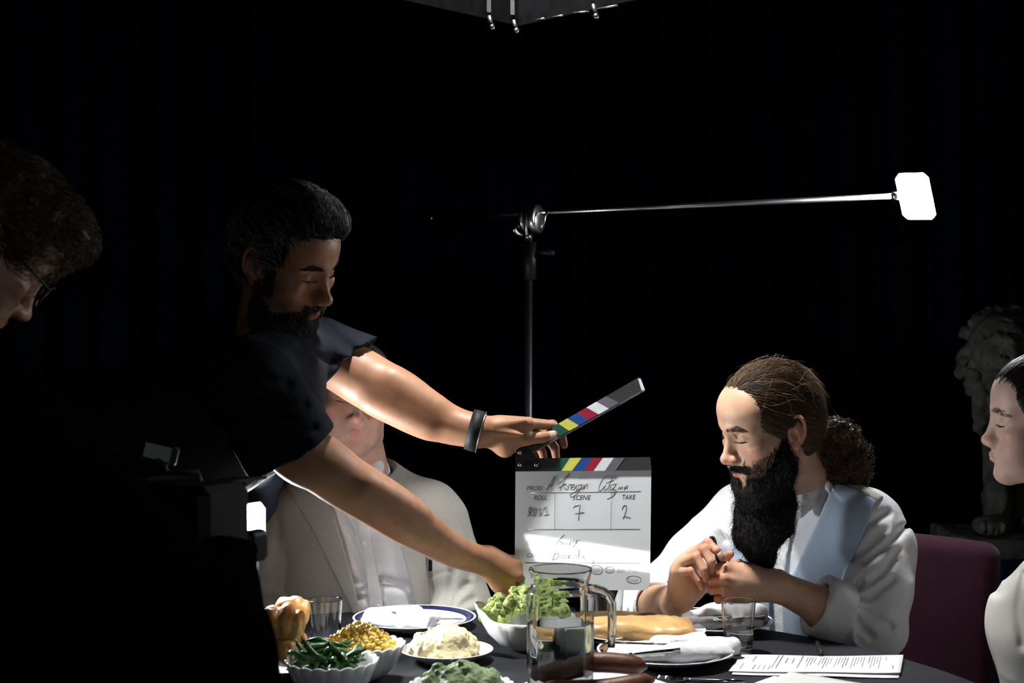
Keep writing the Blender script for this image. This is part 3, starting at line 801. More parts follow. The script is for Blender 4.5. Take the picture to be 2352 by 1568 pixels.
    # jewellery
    for q_ in ((-.0295, .088, .028), (-.0395, .082, .010)): pass
    for x, y in ((1723, 991), (1722.5, 1007)): mk('brow_stud', *lathe([(1e-5, -.0012), (.0012, 0), (1e-5, .0012)], 8, px(x, y, 2.735)), MT['chrome'], p)
    mk('ear_stud', *lathe([(1e-5, -.002), (.002, 0), (1e-5, .002)], 8, A3(-.081, .0045, -.0375)@R.T+T), MT['chrome'], p)
    a = np.linspace(0.2, 2.94, 9); mk('nose_ring', *tube([(A3(.0035*math.cos(t), .100, -.0525-.0045*math.sin(t)))@R.T+T for t in a], .0007, 6), MT['chrome'], p)
    # ---- clothes
    yaw = eul(0, 0, -33)
    To = SDF(); shR, shL = px(1700, 1186, 3.13), px(1992, 1200, 2.93)
    To.u(cap(shR, shL, .062, .062), 0)
    To.u(cap((shR+shL)/2+A3(0, .02, -.02), px(1862, 1125, 3.0), .10, .062), .05)
    To.u(ell(px(1850, 1290, 3.05), (.180, .118, .22), yaw), .06)
    To.u(ell(px(1860, 1450, 3.06), (.170, .125, .20), yaw), .06)
    Sh = SDF(); Sh.u(To, 0)
    eRs = px(1478, 1398, 3.0)
    Sh.chain([shR, px(1600, 1283, 3.09), eRs], [.066, .062, .055], .03)
    cR = px(1512, 1392, 2.93); ax = nrm(wR-eR)
    Sh.u(lambda s: np.maximum(cap(eRs, eR+ax*.12, .055, .050)(s), plane(eR+ax*.085, ax)(s)), .012)
    eLs = px(2010, 1448, 2.83); axl = nrm(wL-eL)
    Sh.chain([shL, px(2032, 1256, 2.90), px(2020, 1345, 2.86), eLs], [.060, .057, .060, .058], .03)
    cut = eL+axl*.135
    Sh.u(lambda s: np.maximum(cap(eLs, cut+axl*.04, .060, .056)(s), plane(cut, axl)(s)), .02)
    # folds: along the upper arms, round the elbows, across the front
    def folds(s):
        x, y, Y = to_px(s)
        aL = np.exp(-(poly2([(1960, 1180), (2080, 1180), (2080, 1500), (1860, 1480), (1840, 1350), (1950, 1340)], x, y).clip(0, None)/30)**2)
        aR = np.exp(-(poly2([(1640, 1160), (1760, 1200), (1560, 1420), (1440, 1420)], x, y).clip(0, None)/30)**2)
        u = (x*.75+y*.55)/46+1.4*vnoise(s*9, 11); u2 = (x*.9+y*.2)/30+1.6*vnoise(s*12, 12)
        n1 = 1-np.abs(np.sin(u)); n2 = 1-np.abs(np.sin(u2))
        uR = (y-x*.3)/40+1.5*vnoise(s*9, 13)
        low = np.clip((y-1300)/120, 0, 1)
        return aL*(.0075*n1**2*(1-.4*low)+.0075*n2**2*low)+aR*.006*(1-np.abs(np.sin(uR)))**2+.002*vnoise(s*22, 14)
    Sh.disp(folds)
    Sh.disp(grooves([[(2039, 1177), (1985, 1206), (1965, 1240)], [(2078, 1212), (2027, 1260), (1990, 1290)], [(2033, 1218), (1985, 1262), (1955, 1287)],
                     [(1980, 1334), (1955, 1365), (1940, 1390)], [(2045, 1437), (2010, 1418), (1975, 1400)], [(1965, 1412), (1980, 1440), (2000, 1460)],
                     [(2050, 1330), (2000, 1370), (1950, 1380)], [(2062, 1265), (2035, 1310), (2000, 1335)]], .013, 9))
    Sh.disp(grooves([[(1560, 1250), (1600, 1290)], [(1520, 1320), (1570, 1330)], [(1490, 1350), (1540, 1345)],
                     [(1640, 1180), (1665, 1240)], [(1945, 1150), (1940, 1180)]], .008, 8))
    Sh.u(lambda s: np.maximum(cap(eRs, eR+ax*.12, .059, .054)(s), np.maximum(plane(eR+ax*.086, ax)(s), plane(eR+ax*.05, -ax)(s))), .003)
    Sh.s_(cap(eR+ax*.055, eR+ax*.20, .045, .047), .004)
    Sh.u(lambda s: np.maximum(cap(eLs, cut+axl*.04, .067, .063)(s), np.maximum(plane(cut+axl*.001, axl)(s), plane(cut-axl*.055, -axl)(s))), .003)
    Sh.s_(cap(cut-axl*.03, cut+axl*.1, .045, .051), .004)
    Sh.s_(cap(toL(0*neckw)*0+px(1850, 1085, 2.99), px(1868, 1130, 3.0), .058, .052), .006)
    lo, hi = bounds([shR, shL, eR, eL, cut, px(1850, 1480, 3.05)], .16); lo[2] = .62
    cloth_piece('shirt', Sh, lo, hi, .0038, MT['shirtw'], p)
    # collar: a standing band folded over
    C = SDF()
    nck = nrm(neckw-T)
    cl = [px(1905, 1076, 3.035), px(1892, 1100, 2.955), px(1862, 1128, 2.915), px(1838, 1150, 2.905), px(1822, 1182, 2.905)]
    C.chain(cl, [.012, .013, .0135, .012, .006], .012)
    for j in range(3): C.u(cap(cl[j]+A3(0, 0, -.022), cl[j+1]+A3(0, 0, -.024), .011, .011), .01)
    C.chain([cl[0], px(1870, 1090, 3.07), px(1820, 1105, 3.06), px(1800, 1140, 2.98)], [.012, .011, .011, .012], .01)
    lo, hi = bounds(cl+[px(1820, 1105, 3.06), px(1800, 1140, 2.98)], .05)
    cloth_piece('collar', C, lo, hi, .0026, MT['shirtw'], p)
    # button band
    BB = SDF(); BB.u(lambda s: To(s)-.006, 0).i(polypx([(1800, 1190), (1830, 1180), (1812, 1260), (1800, 1345), (1776, 1345), (1786, 1260)]), .002).i(plane(px(1800, 1250, 3.02), (0, 1, 0)))
    lo, hi = bounds([px(1770, 1180, 2.85), px(1835, 1350, 3.05)], .05); cloth_piece('button_band', BB, lo, hi, .003, MT['shirtw'], p)
    # waistcoat
    front = plane(px(1900, 1250, 3.08), (.3, 1, 0))
    Vt = SDF(); Vt.u(lambda s: To(s)-.020, 0)
    Vt.i(polypx([(1922, 1108), (1968, 1122), (2013, 1150), (1990, 1210), (1960, 1280), (1945, 1345), (1950, 1400), (1950, 1500), (1800, 1500), (1795, 1345), (1815, 1325), (1850, 1255), (1885, 1180), (1905, 1130)]), .003).i(front)
    lo, hi = bounds([px(1790, 1100, 2.85), px(2020, 1500, 3.1)], .06)
    cloth_piece('waistcoat_panel', Vt, lo, hi, .0035, MT['vest'], p)
    Vr = SDF(); Vr.u(lambda s: To(s)-.012, 0)
    Vr.i(polypx([(1700, 1130), (1740, 1130), (1752, 1250), (1768, 1340), (1770, 1500), (1690, 1500), (1650, 1400), (1665, 1300), (1690, 1230)]), .003).i(plane(px(1720, 1250, 3.12), (.3, 1, 0)))
    lo, hi = bounds([px(1640, 1120, 2.85), px(1775, 1500, 3.15)], .06)
    cloth_piece('waistcoat_panel', Vr, lo, hi, .0035, MT['vest'], p)
    Bk = SDF(); Bk.u(lambda s: To(s)-.013, 0).i(polypx([(1925, 1106), (1950, 1096), (2032, 1140), (2014, 1152), (1968, 1124)]), .003)
    lo, hi = bounds([px(1925, 1090, 2.85), px(2040, 1160, 3.15)], .05); cloth_piece('waistcoat_back', Bk, lo, hi, .0035, MT['beige'], p)
    pel = A3(.68, 3.08, .52)
    legs_piece('trousers', pel, [A3(.43, 2.82, .50), A3(.62, 2.72, .50)], [A3(.43, 2.80, .04), A3(.60, 2.70, .04)], MT['trouser'], p)
    shoes([A3(.43, 2.80, 0), A3(.60, 2.70, 0)], (-.4, -.9), p)
    return p
bearded = bearded_man()

# ---------------------------------------------------------------- the man in black leaning in with the slate
def slate_man():
    R = eul(-24, 10, -121); T = A3(-.4118, 2.6131, 1.4815)
    base = A3(-1.03, 2.5, 0); skin = (.30, .150, .085)
    toL = lambda q: (np.asarray(q)-T)@R
    neckw = px(612, 790, 2.60)
    S = head_sdf(toL(neckw), dict(nose=1.08, brow=1.12, wide=.99))
    hv, hq = head_mesh(S, lo=(-.105, -.13, -.19)); hc = head_cols(hv, skin, stub=.75, stubc=(.25, .22, .22), lip=(1.0, .68, .68), blush=(1.08, .86, .82))
    parts = [(hv@R.T+T, hq, hc)]
    # near (right) arm
    A = SDF(); wr = px(1122, 1290, 2.74)
    pts = [px(590, 930, 2.36), px(680, 1035, 2.395), px(737, 1065, 2.42), px(790, 1104, 2.455), px(865, 1150, 2.51), px(934, 1196, 2.57), px(1010, 1246, 2.65), px(1060, 1272, 2.70), wr]
    A.limb(pts, [.048, .047, .0462, .0442, .0432, .0402, .0322, .0268, .0242], .008)
    A.u(cap(px(835, 1108, 2.44), px(960, 1178, 2.56), .014, .008), .035)
    A.u(cap(px(1085, 1275, 2.70), px(1095, 1280, 2.71), .010, .010), .02)
    mc = [px(1184, 1297, 2.752), px(1186, 1322, 2.742), px(1180, 1345, 2.745), px(1168, 1365, 2.755)]
    pi = [px(1208, 1310, 2.772), px(1211, 1334, 2.766), px(1205, 1356, 2.768), px(1190, 1378, 2.775)]
    di = [px(1210, 1308, 2.792), px(1213, 1331, 2.790), px(1206, 1352, 2.790), px(1193, 1373, 2.793)]
    ti = [px(1192, 1306, 2.800), px(1194, 1328, 2.800), px(1188, 1350, 2.800), px(1178, 1370, 2.801)]
    th = [px(1150, 1305, 2.785), px(1172, 1290, 2.80), px(1192, 1286, 2.815), px(1212, 1290, 2.816)]
    hand(A, wr, .029, mc, pi, di, ti, th, palm=[(px(1155, 1312, 2.765), .024), (px(1152, 1335, 2.765), .022)], r=.0100)
    for q in mc: A.u(sph(q+A3(0, -.004, 0), .0108), .005)
    for a, b in zip(range(3), range(1, 4)): A.s_(cap((mc[a]+mc[b])/2+A3(.002, -.013, 0), (pi[a]+pi[b])/2+A3(.003, -.011, 0), .0022, .0034), .003)
    lo, hi = bounds(pts[1:]+mc+pi+th, .06); v, q = net(A, lo, hi, .0024)
    parts.append((v, q, limb_cols(v, skin, 3, red=pi)))
    # far (left) arm with the wrist strap
    B = SDF(); wl = px(1098, 990, 2.745)
    pts = [px(735, 815, 2.80), px(790, 842, 2.79), px(831, 866, 2.785), px(877, 893, 2.78), px(922, 917, 2.775), px(976, 950, 2.765), px(1040, 977, 2.755), wl]
    B.limb(pts, [.048, .050, .0515, .0510, .0500, .0435, .0345, .0300], .008)
    B.u(cap(px(905, 872, 2.75), px(1000, 930, 2.74), .014, .008), .035)
    B.u(cap(px(860, 925, 2.75), px(980, 985, 2.74), .012, .007), .035)
    mc = [px(1214, 972, 2.765), px(1206, 990, 2.785), px(1196, 1008, 2.80), px(1184, 1024, 2.81)]
    pi = [px(1268, 976, 2.815), px(1255, 1000, 2.832), px(1232, 1018, 2.838), px(1212, 1032, 2.838)]
    di = [px(1290, 998, 2.822), px(1274, 1028, 2.828), px(1246, 1040, 2.834), px(1226, 1048, 2.836)]
    ti = [px(1296, 1022, 2.818), px(1278, 1054, 2.824), px(1250, 1060, 2.83), px(1232, 1062, 2.834)]
    th = [px(1158, 1005, 2.760), px(1206, 1008, 2.765), px(1244, 1004, 2.776), px(1272, 998, 2.784)]
    hand(B, wl, .029, mc, pi, di, ti, th, palm=[(px(1160, 1026, 2.765), .021), (px(1150, 985, 2.755), .022), (px(1180, 985, 2.765), .019)], r=.0100)
    for a_, b_ in ((px(1130, 990, 2.728), px(1200, 998, 2.738)), (px(1135, 978, 2.73), px(1206, 966, 2.75))): B.u(cap(a_, b_, .005, .003), .008)
    lo, hi = bounds(pts[1:]+mc+pi+ti+th, .06); v, q = net(B, lo, hi, .0024)
    parts.append((v, q, limb_cols(v, skin, 4, red=ti)))
    p = fuse('person', parts, MT['skin'], loc=base)
    tag(p, 'bearded man in a black shirt leaning over the table to hold out the slate', 'person')
    nail('thumbnail', px(1268, 998, 2.7735), px(1280, 995, 2.76)-px(1250, 1003, 2.76), A3(-.05, -1, .15), .0068, .0078, p)
    # ---- hair: thick, swept back, greying at the sides
    r = np.random.default_rng(21)
    Hs = SDF(); Hs.u(ell((0, -.016, .036), (.0785, .104, .090)), 0); Hs.u(ell((0, -.055, -.010), (.064, .062, .066)), .03)
    Hs.u(ell((.008, .058, .094), (.052, .044, .024)), .03); Hs.u(ell((0, .0, .098), (.060, .075, .036)), .03)
    line = hair_line([(.13, .088), (.095, .082), (.08, .077), (.065, .070), (.052, .050), (.040, .018), (.030, -.015), (.022, -.045), (.012, -.045), (.006, .018), (-.010, .036), (-.030, .036), (-.040, .02), (-.048, -.04), (-.065, -.075), (-.14, -.09)])
    core = SDF(); core.ops = list(Hs.ops)
    Hs.i(line, .006); Hs.disp(lambda s: .0065*vnoise(s*np.array([60, 26, 60], np.float32), 23))
    v, q = net(Hs, (-.11, -.15, -.11), (.11, .125, .16), .003, slack=1.8)
    blk = A3(.006, .006, .0065); mk('hair', v@R.T+T, q, MT['hair'], p, cols=np.repeat(blk[None], len(v), 0))
    n = 5200; rt = pick(v, line(v.astype(np.float32)) < -.002, n, 22)
    def flow(s): return np.stack([np.sign(s[:, 0])*.12+.25*np.sin(s[:, 2]*90), -1+0*s[:, 0], .35+2.2*np.clip((s[:, 1]-.02)/.06, 0, 1)-1.1*np.clip(.05-s[:, 2], 0, 1)*8*(s[:, 1] < .03)+.25*np.sin(s[:, 1]*110+s[:, 0]*60)], 1)
    P = comb(core, rt, flow, 10, .0058, .0005, .0085, .40, .0022, .8, 24)
    gp = np.clip(.55-(rt[:, 2]-.02)*9, .06, .62); grey = r.random(n) < gp*(1-.3*(rt[:, 2] < -.01))
    cc = np.where(grey[:, None], A3(.30, .30, .31)*r.uniform(.4, 1.2, (n, 1)), blk*r.uniform(.7, 2, (n, 1)))
    vv, ff, cv = strand_mesh(P, .00052, .0003, cc); mk('hair_strands', vv@R.T+T, ff, MT['hair'], p, cols=cv)
    # ---- short beard and moustache
    sv = hv.astype(np.float32)
    lipd = np.minimum(cap((0, .0905, -.066), (.0225, .0785, -.071), .004, .002)(sv), np.minimum(cap((0, .0905, -.066), (-.0225, .0785, -.071), .004, .002)(sv),
           np.minimum(cap((0, .0895, -.0752), (.02, .0782, -.0735), .005, .002)(sv), cap((0, .0895, -.0752), (-.02, .0782, -.0735), .005, .002)(sv))))
    jl = np.interp(hv[:, 1], [0, .02, .045, .07, .1], [-.028, -.058, -.074, -.068, -.06])
    msk = (hv[:, 2] < jl) & (hv[:, 1] > np.interp(-hv[:, 2], [.03, .07, .09, .105, .12], [-.004, -.002, .012, .03, .05])) & (hv[:, 2] > -.122) & (lipd > .0030)
    stache = (hv[:, 2] < -.0535) & (hv[:, 2] > -.070-.2*np.abs(hv[:, 0])) & (np.abs(hv[:, 0]) < .034) & (hv[:, 1] > .066) & (lipd > .0022)
    n = 5200; rt = pick(hv, msk | stache, n, 25)
    dn = A3(0, 0, -1)
    P = comb(S, rt, lambda s: np.stack([s[:, 0]*6, .15+0*s[:, 0], -1+0*s[:, 0]], 1), 6, .0019, .0006, .0042, .4, .0006, 1.3, 26)
    cc = blk*r.uniform(.5, 1.8, (n, 1))+A3(.12, .11, .10)*(r.random((n, 1)) < .04)
    P1, c1 = P, cc
    sb = (np.abs(hv[:, 0]) > .055) & (hv[:, 2] < .0) & (hv[:, 2] > -.05) & (hv[:, 1] > .006) & (hv[:, 1] < .032)
    n = 700; rt = pick(hv, sb, n, 27); P = comb(S, rt, lambda s: np.repeat(A3(0, .15, -1)[None], len(s), 0), 6, .0026, .0006, .003, .35, .0005, 1.3, 28)
    cc = blk*r.uniform(.6, 2, (n, 1)); vv, ff, cv = strand_mesh(np.concatenate([P1, P]), .00046, .00022, np.concatenate([c1, cc])); mk('beard', vv@R.T+T, ff, MT['hair'], p, cols=cv)
    brows('eyebrows', hv, S, (.010, .008, .008), 620, p, R, T, 29); lashes('eyelash', S, p, R, T)
    # ---- black short-sleeved shirt
    To = SDF(); sR, sL = px(556, 872, 2.40), px(722, 806, 2.80)
    To.u(cap(sR, sL, .070, .062), 0)
    To.u(cap(px(600, 935, 2.60), px(430, 990, 2.55), .115, .140), .05)
    To.u(cap(px(430, 990, 2.55), px(160, 1070, 2.52), .140, .150), .05)
    To.u(cap(px(160, 1060, 2.52), px(-60, 1100, 2.5), .150, .150), .05)
    To.u(cap(px(596, 830, 2.60), px(598, 790, 2.61), .066, .060), .03)
    To.chain([px(540, 1000, 2.66), px(590, 1085, 2.84), px(585, 1150, 2.88), px(560, 1240, 2.88)], [.085, .050, .040, .025], .03)       # the loose front hangs down
    ax = nrm(px(668, 1036, 2.41)-px(575, 880, 2.385)); h0 = px(668, 1036, 2.41)
    To.u(lambda s: np.maximum(cap(px(572, 880, 2.385), h0+ax*.06, .080, .086)(s), plane(h0, ax)(s)), .02)
    ay = nrm(px(820, 880, 2.80)-px(735, 790, 2.80)); h1 = px(794, 840, 2.80)
    To.u(lambda s: np.maximum(cap(sL, h1+ay*.05, .072, .096)(s), plane(h1, ay)(s)), .02)
    To.disp(lambda s: .004*vnoise(s*11, 41)+.0025*vnoise(s*24, 42))
    To.disp(grooves([[(470, 930), (560, 985), (650, 1000), (720, 985)], [(450, 870), (540, 915), (640, 935), (700, 930)], [(500, 850), (580, 870), (660, 880)],
                     [(520, 1000), (600, 1030), (700, 1025)], [(690, 800), (740, 825), (800, 835)], [(740, 740), (790, 790), (840, 820)]], .0075, 12))
    To.s_(cap(h0-ax*.02, h0+ax*.2, .062, .076), .004); To.s_(cap(h1-ay*.01, h1+ay*.15, .060, .084), .004)
    To.s_(cap(px(604, 782, 2.60), px(640, 690, 2.60), .056, .080), .01)
    lo, hi = bounds([sR, sL, h0, h1, px(-60, 1100, 2.5), px(520, 1150, 2.6), px(610, 760, 2.6)], .19)
    cloth_piece('shirt', To, lo, hi, .0048, MT['tee'], p)
    for h_, a_, r_ in ((h0, ax, .084), (h1, ay, .072)):
        u, w_ = frame(a_); t = np.linspace(0, 2*math.pi, 33)
        pass
    # ---- wrist strap: band, buckle
    an = nrm(px(1160, 1004, 2.75)-px(1040, 972, 2.755)); c0 = px(1092, 989, 2.747); u, w_ = frame(an)
    prof = [(.0325, -.012), (.0345, -.0125), (.0352, 0), (.0345, .0125), (.0325, .012)]
    vs, fs = lathe(prof, 40, close=True); vs = c0+vs[:, :1]*u*1.08+vs[:, 1:2]*w_*1.16+vs[:, 2:]*an
    wt = mk('wrist_strap', vs, fs, MT['leather'], p)
    vs, fs = lathe([(.0352, .0105), (.0360, .0115), (.0352, .0125)], 40, close=True); vs = c0+vs[:, :1]*u*1.08+vs[:, 1:2]*w_*1.16+vs[:, 2:]*an
    mk('strap_edge', vs, fs, MT['steel'], wt)
    mk('buckle', *box(px(1108, 955, 2.738), (.009, .006, .003), bev=.002), MT['chrome'], wt)
    mk('buckle_pin', *rod(px(1104, 953, 2.735), px(1120, 958, 2.738), .0018), MT['chrome'], wt)
    legs_piece('trousers', A3(-1.02, 2.5, 1.0), [A3(-1.10, 2.40, .52), A3(-1.12, 2.62, .52)], [A3(-1.14, 2.42, .04), A3(-1.16, 2.64, .04)], MT['trouser'], p, rp=.13, rk=.075)
    shoes([A3(-1.14, 2.42, 0), A3(-1.16, 2.64, 0)], (1, 0), p)
    return p
slater = slate_man()

# ---------------------------------------------------------------- the man in the light grey suit
def suited_man():
    R = eul(-2, -6, 193); T = A3(-.343, 3.08, 1.210); base = A3(-.335, 3.2, 0); skin = (.58, .36, .29)
    toL = lambda q: (np.asarray(q)-T)@R
    S = head_sdf(toL(px(828, 1110, 3.14)), dict(wide=1.06, nose=1.05, lean=1.12, mw=1.3, lips=.72))
    hv, hq = head_mesh(S, .0025, lo=(-.11, -.13, -.21)); hc = head_cols(hv, skin, stub=.25, stubc=(.8, .78, .8), blush=(1.15, .72, .70), lip=(.98, .68, .66))
    Bd = SDF(); Bd.u(cap(px(828, 1100, 3.14), px(828, 1200, 3.16), .065, .09), 0)
    v, q = net(Bd, *bounds([px(828, 1100, 3.14), px(828, 1200, 3.16)], .11), .008)
    p = fuse('person', [(hv@R.T+T, hq, hc), (v, q, limb_cols(v, skin))], MT['skin'], loc=base)
    tag(p, 'seated man in a light grey suit and open white shirt behind the outstretched arms', 'person')
    r = np.random.default_rng(51)
    Hs = SDF(); Hs.u(ell((0, -.020, .034), (.081, .103, .087)), 0); Hs.u(ell((0, -.055, -.012), (.066, .06, .062)), .03)
    line = hair_line([(.13, .085), (.085, .080), (.06, .066), (.045, .03), (.035, -.01), (.012, -.012), (.004, .02), (-.028, .026), (-.036, -.02), (-.06, -.07), (-.14, -.08)])
    Hs.i(line, .006); v, q = net(Hs, (-.11, -.14, -.11), (.11, .12, .14), .0035)
    mk('hair', v@R.T+T, q, MT['hair'], p, cols=np.repeat(A3(.10, .085, .075)[None], len(v), 0))
    n = 1500; rt = pick(v, np.ones(len(v), bool), n, 52); P = comb(Hs, rt, lambda s: np.repeat(A3(.2, -.6, .2)[None], len(s), 0), 5, .005, .0005, .003, .4, seed=53)
    vv, ff, cv = strand_mesh(P, .0005, .0003, np.repeat(A3(.16, .14, .12)[None], n, 0)*r.uniform(.5, 1.5, (n, 1))); mk('hair_strands', vv@R.T+T, ff, MT['hair'], p, cols=cv)
    brows('eyebrows', hv, S, (.12, .09, .07), 260, p, R, T, 54); lashes('eyelash', S, p, R, T)
    # clothes
    Y = 3.17
    To = SDF(); sR, sL = px(640, 1190, Y), px(1012, 1190, Y)
    To.u(cap(px(680, 1178, Y), px(985, 1176, Y), .062, .062), 0)
    To.u(ell(px(828, 1290, Y+.01), (.180, .110, .22)), .05); To.u(ell(px(828, 1480, Y+.02), (.185, .125, .20)), .06)
    To.u(cap(px(828, 1130, Y-.01), px(828, 1180, Y), .075, .11), .05)
    Ar = SDF()
    for sx, X in ((-1, 640), (1, 1014)):
        e = px(X+sx*48, 1392, Y-.02)
        Ar.chain([px(X, 1196, Y), px(X+sx*26, 1300, Y-.005), e, px(X-sx*40, 1500, Y-.20)], [.062, .062, .060, .052], .02)
    V = [(792, 1082), (872, 1058), (888, 1110), (905, 1190), (925, 1270), (948, 1350), (962, 1440), (832, 1440), (815, 1350), (790, 1262), (765, 1175), (742, 1130)]
    Ja = SDF(); Ja.u(lambda s: To(s)-.010, 0); Ja.u(Ar, .012)
    Ja.disp(lambda s: .0025*vnoise(s*14, 61))
    Ja.disp(grooves([[(1075, 1340), (1050, 1362), (1035, 1400)], [(1085, 1375), (1055, 1392)], [(1062, 1260), (1080, 1320)],
                     [(1030, 1405), (1085, 1412)], [(640, 1200), (630, 1300), (636, 1400)], [(1040, 1310), (1030, 1380)]], .006, 9))
    Ja.disp(grooves([[(985, 1322), (1040, 1308)], [(1042, 1306), (1044, 1400)]], .003, 3))
    VV = polypx(V); fr = plane((0, Y, 0), (0, 1, 0))
    Ja.s_(lambda s: np.maximum(VV(s), fr(s)), .003)
    Ja.s_(cap(px(828, 1095, Y-.01), px(830, 1060, Y-.03), .066, .075), .006)
    lo, hi = bounds([px(590, 1120, Y+.12), px(1100, 1520, Y-.24)], .07); lo[2] = .60
    cloth_piece('jacket', Ja, lo, hi, .0045, MT['suit'], p)
    L1 = [(720, 1085), (745, 1128), (766, 1175), (791, 1262), (816, 1350), (833, 1440), (815, 1420), (770, 1325), (715, 1215), (654, 1112), (690, 1092)]
    L2 = [(884, 1095), (915, 1108), (950, 1150), (985, 1230), (978, 1290), (1000, 1440), (961, 1440), (947, 1350), (924, 1270), (904, 1190), (887, 1110)]
    for L in (L1, L2):
        La = SDF(); La.u(lambda s: To(s)-.0175, 0).i(polypx(L), .003).i(lambda s: fr(s), .002)
        La.s_(lambda s: To(s)-.009, .001)
        xs = [a for a, b in L]; lo, hi = bounds([px(min(xs), 1080, Y), px(max(xs), 1445, Y-.17)], .03)
        cloth_piece('lapel', La, lo, hi, .0032, MT['suit'], p)
    Sh = SDF(); Sh.u(lambda s: To(s)-.001, 0).i(polypx([(x+(-14 if x < 850 else 14), y+(10 if y > 1400 else -6)) for x, y in V]), .003).i(fr)
    Sh.disp(lambda s: .003*vnoise(s*16, 63))
    Sh.disp(grooves([[(800, 1330), (870, 1345), (930, 1350)], [(835, 1355), (880, 1330), (950, 1345)], [(800, 1225), (822, 1280), (845, 1345)], [(880, 1345), (872, 1380), (880, 1430)],
                     [(815, 1375), (850, 1372)], [(790, 1160), (820, 1225)]], .009, 8))
    lo, hi = bounds([px(720, 1050, Y), px(985, 1450, Y-.15)], .05)
    cloth_piece('shirt', Sh, lo, hi, .0038, MT['shirtw'], p)
    Pk = SDF(); Pk.u(lambda s: To(s)-.0045, 0).i(polypx([(818, 1190), (846, 1186), (862, 1290), (876, 1360), (884, 1440), (852, 1440), (842, 1340), (830, 1260)]), .002).i(fr)
    cloth_piece('button_band', Pk, lo, hi, .0035, MT['shirtw'], p)
    for x, y in ((838, 1250), (868, 1393)):
        mk('button', *disc(march(Pk, x, y, 2.9, 3.25), (0, 1, .1), .0052, .0024), MT['china'], p)
    C = SDF(); C.chain([px(770, 1118, 3.10), px(800, 1105, 3.07), px(828, 1128, 3.05), px(850, 1090, 3.07), px(868, 1070, 3.10), px(864, 1058, 3.16)], [.011]*6, .01)
    for a, b in ((px(862, 1075, 3.09), px(880, 1125, 3.055)), (px(780, 1115, 3.09), px(790, 1165, 3.05))): C.u(cap(a, b, .014, .007), .012)
    cloth_piece('collar', C, *bounds([px(770, 1060, 3.05), px(880, 1165, 3.16)], .03), .003, MT['shirtw'], p)
    Pq = SDF(); Pq.u(lambda s: To(s)-.0155, 0).i(polypx([(984, 1284), (1012, 1288), (1026, 1300), (1024, 1306), (985, 1312)]), .002).i(fr)
    cloth_piece('pocket_square', Pq, *bounds([px(980, 1280, Y), px(1030, 1315, Y-.16)], .03), .003, MT['tee'], p)
    legs_piece('trousers', A3(-.335, 3.22, .52), [A3(-.46, 2.80, .52), A3(-.22, 2.80, .52)], [A3(-.46, 2.78, .04), A3(-.22, 2.78, .04)], MT['suit'], p)
    shoes([A3(-.46, 2.78, 0), A3(-.22, 2.78, 0)], (0, -1), p)
    return p
suited = suited_man()

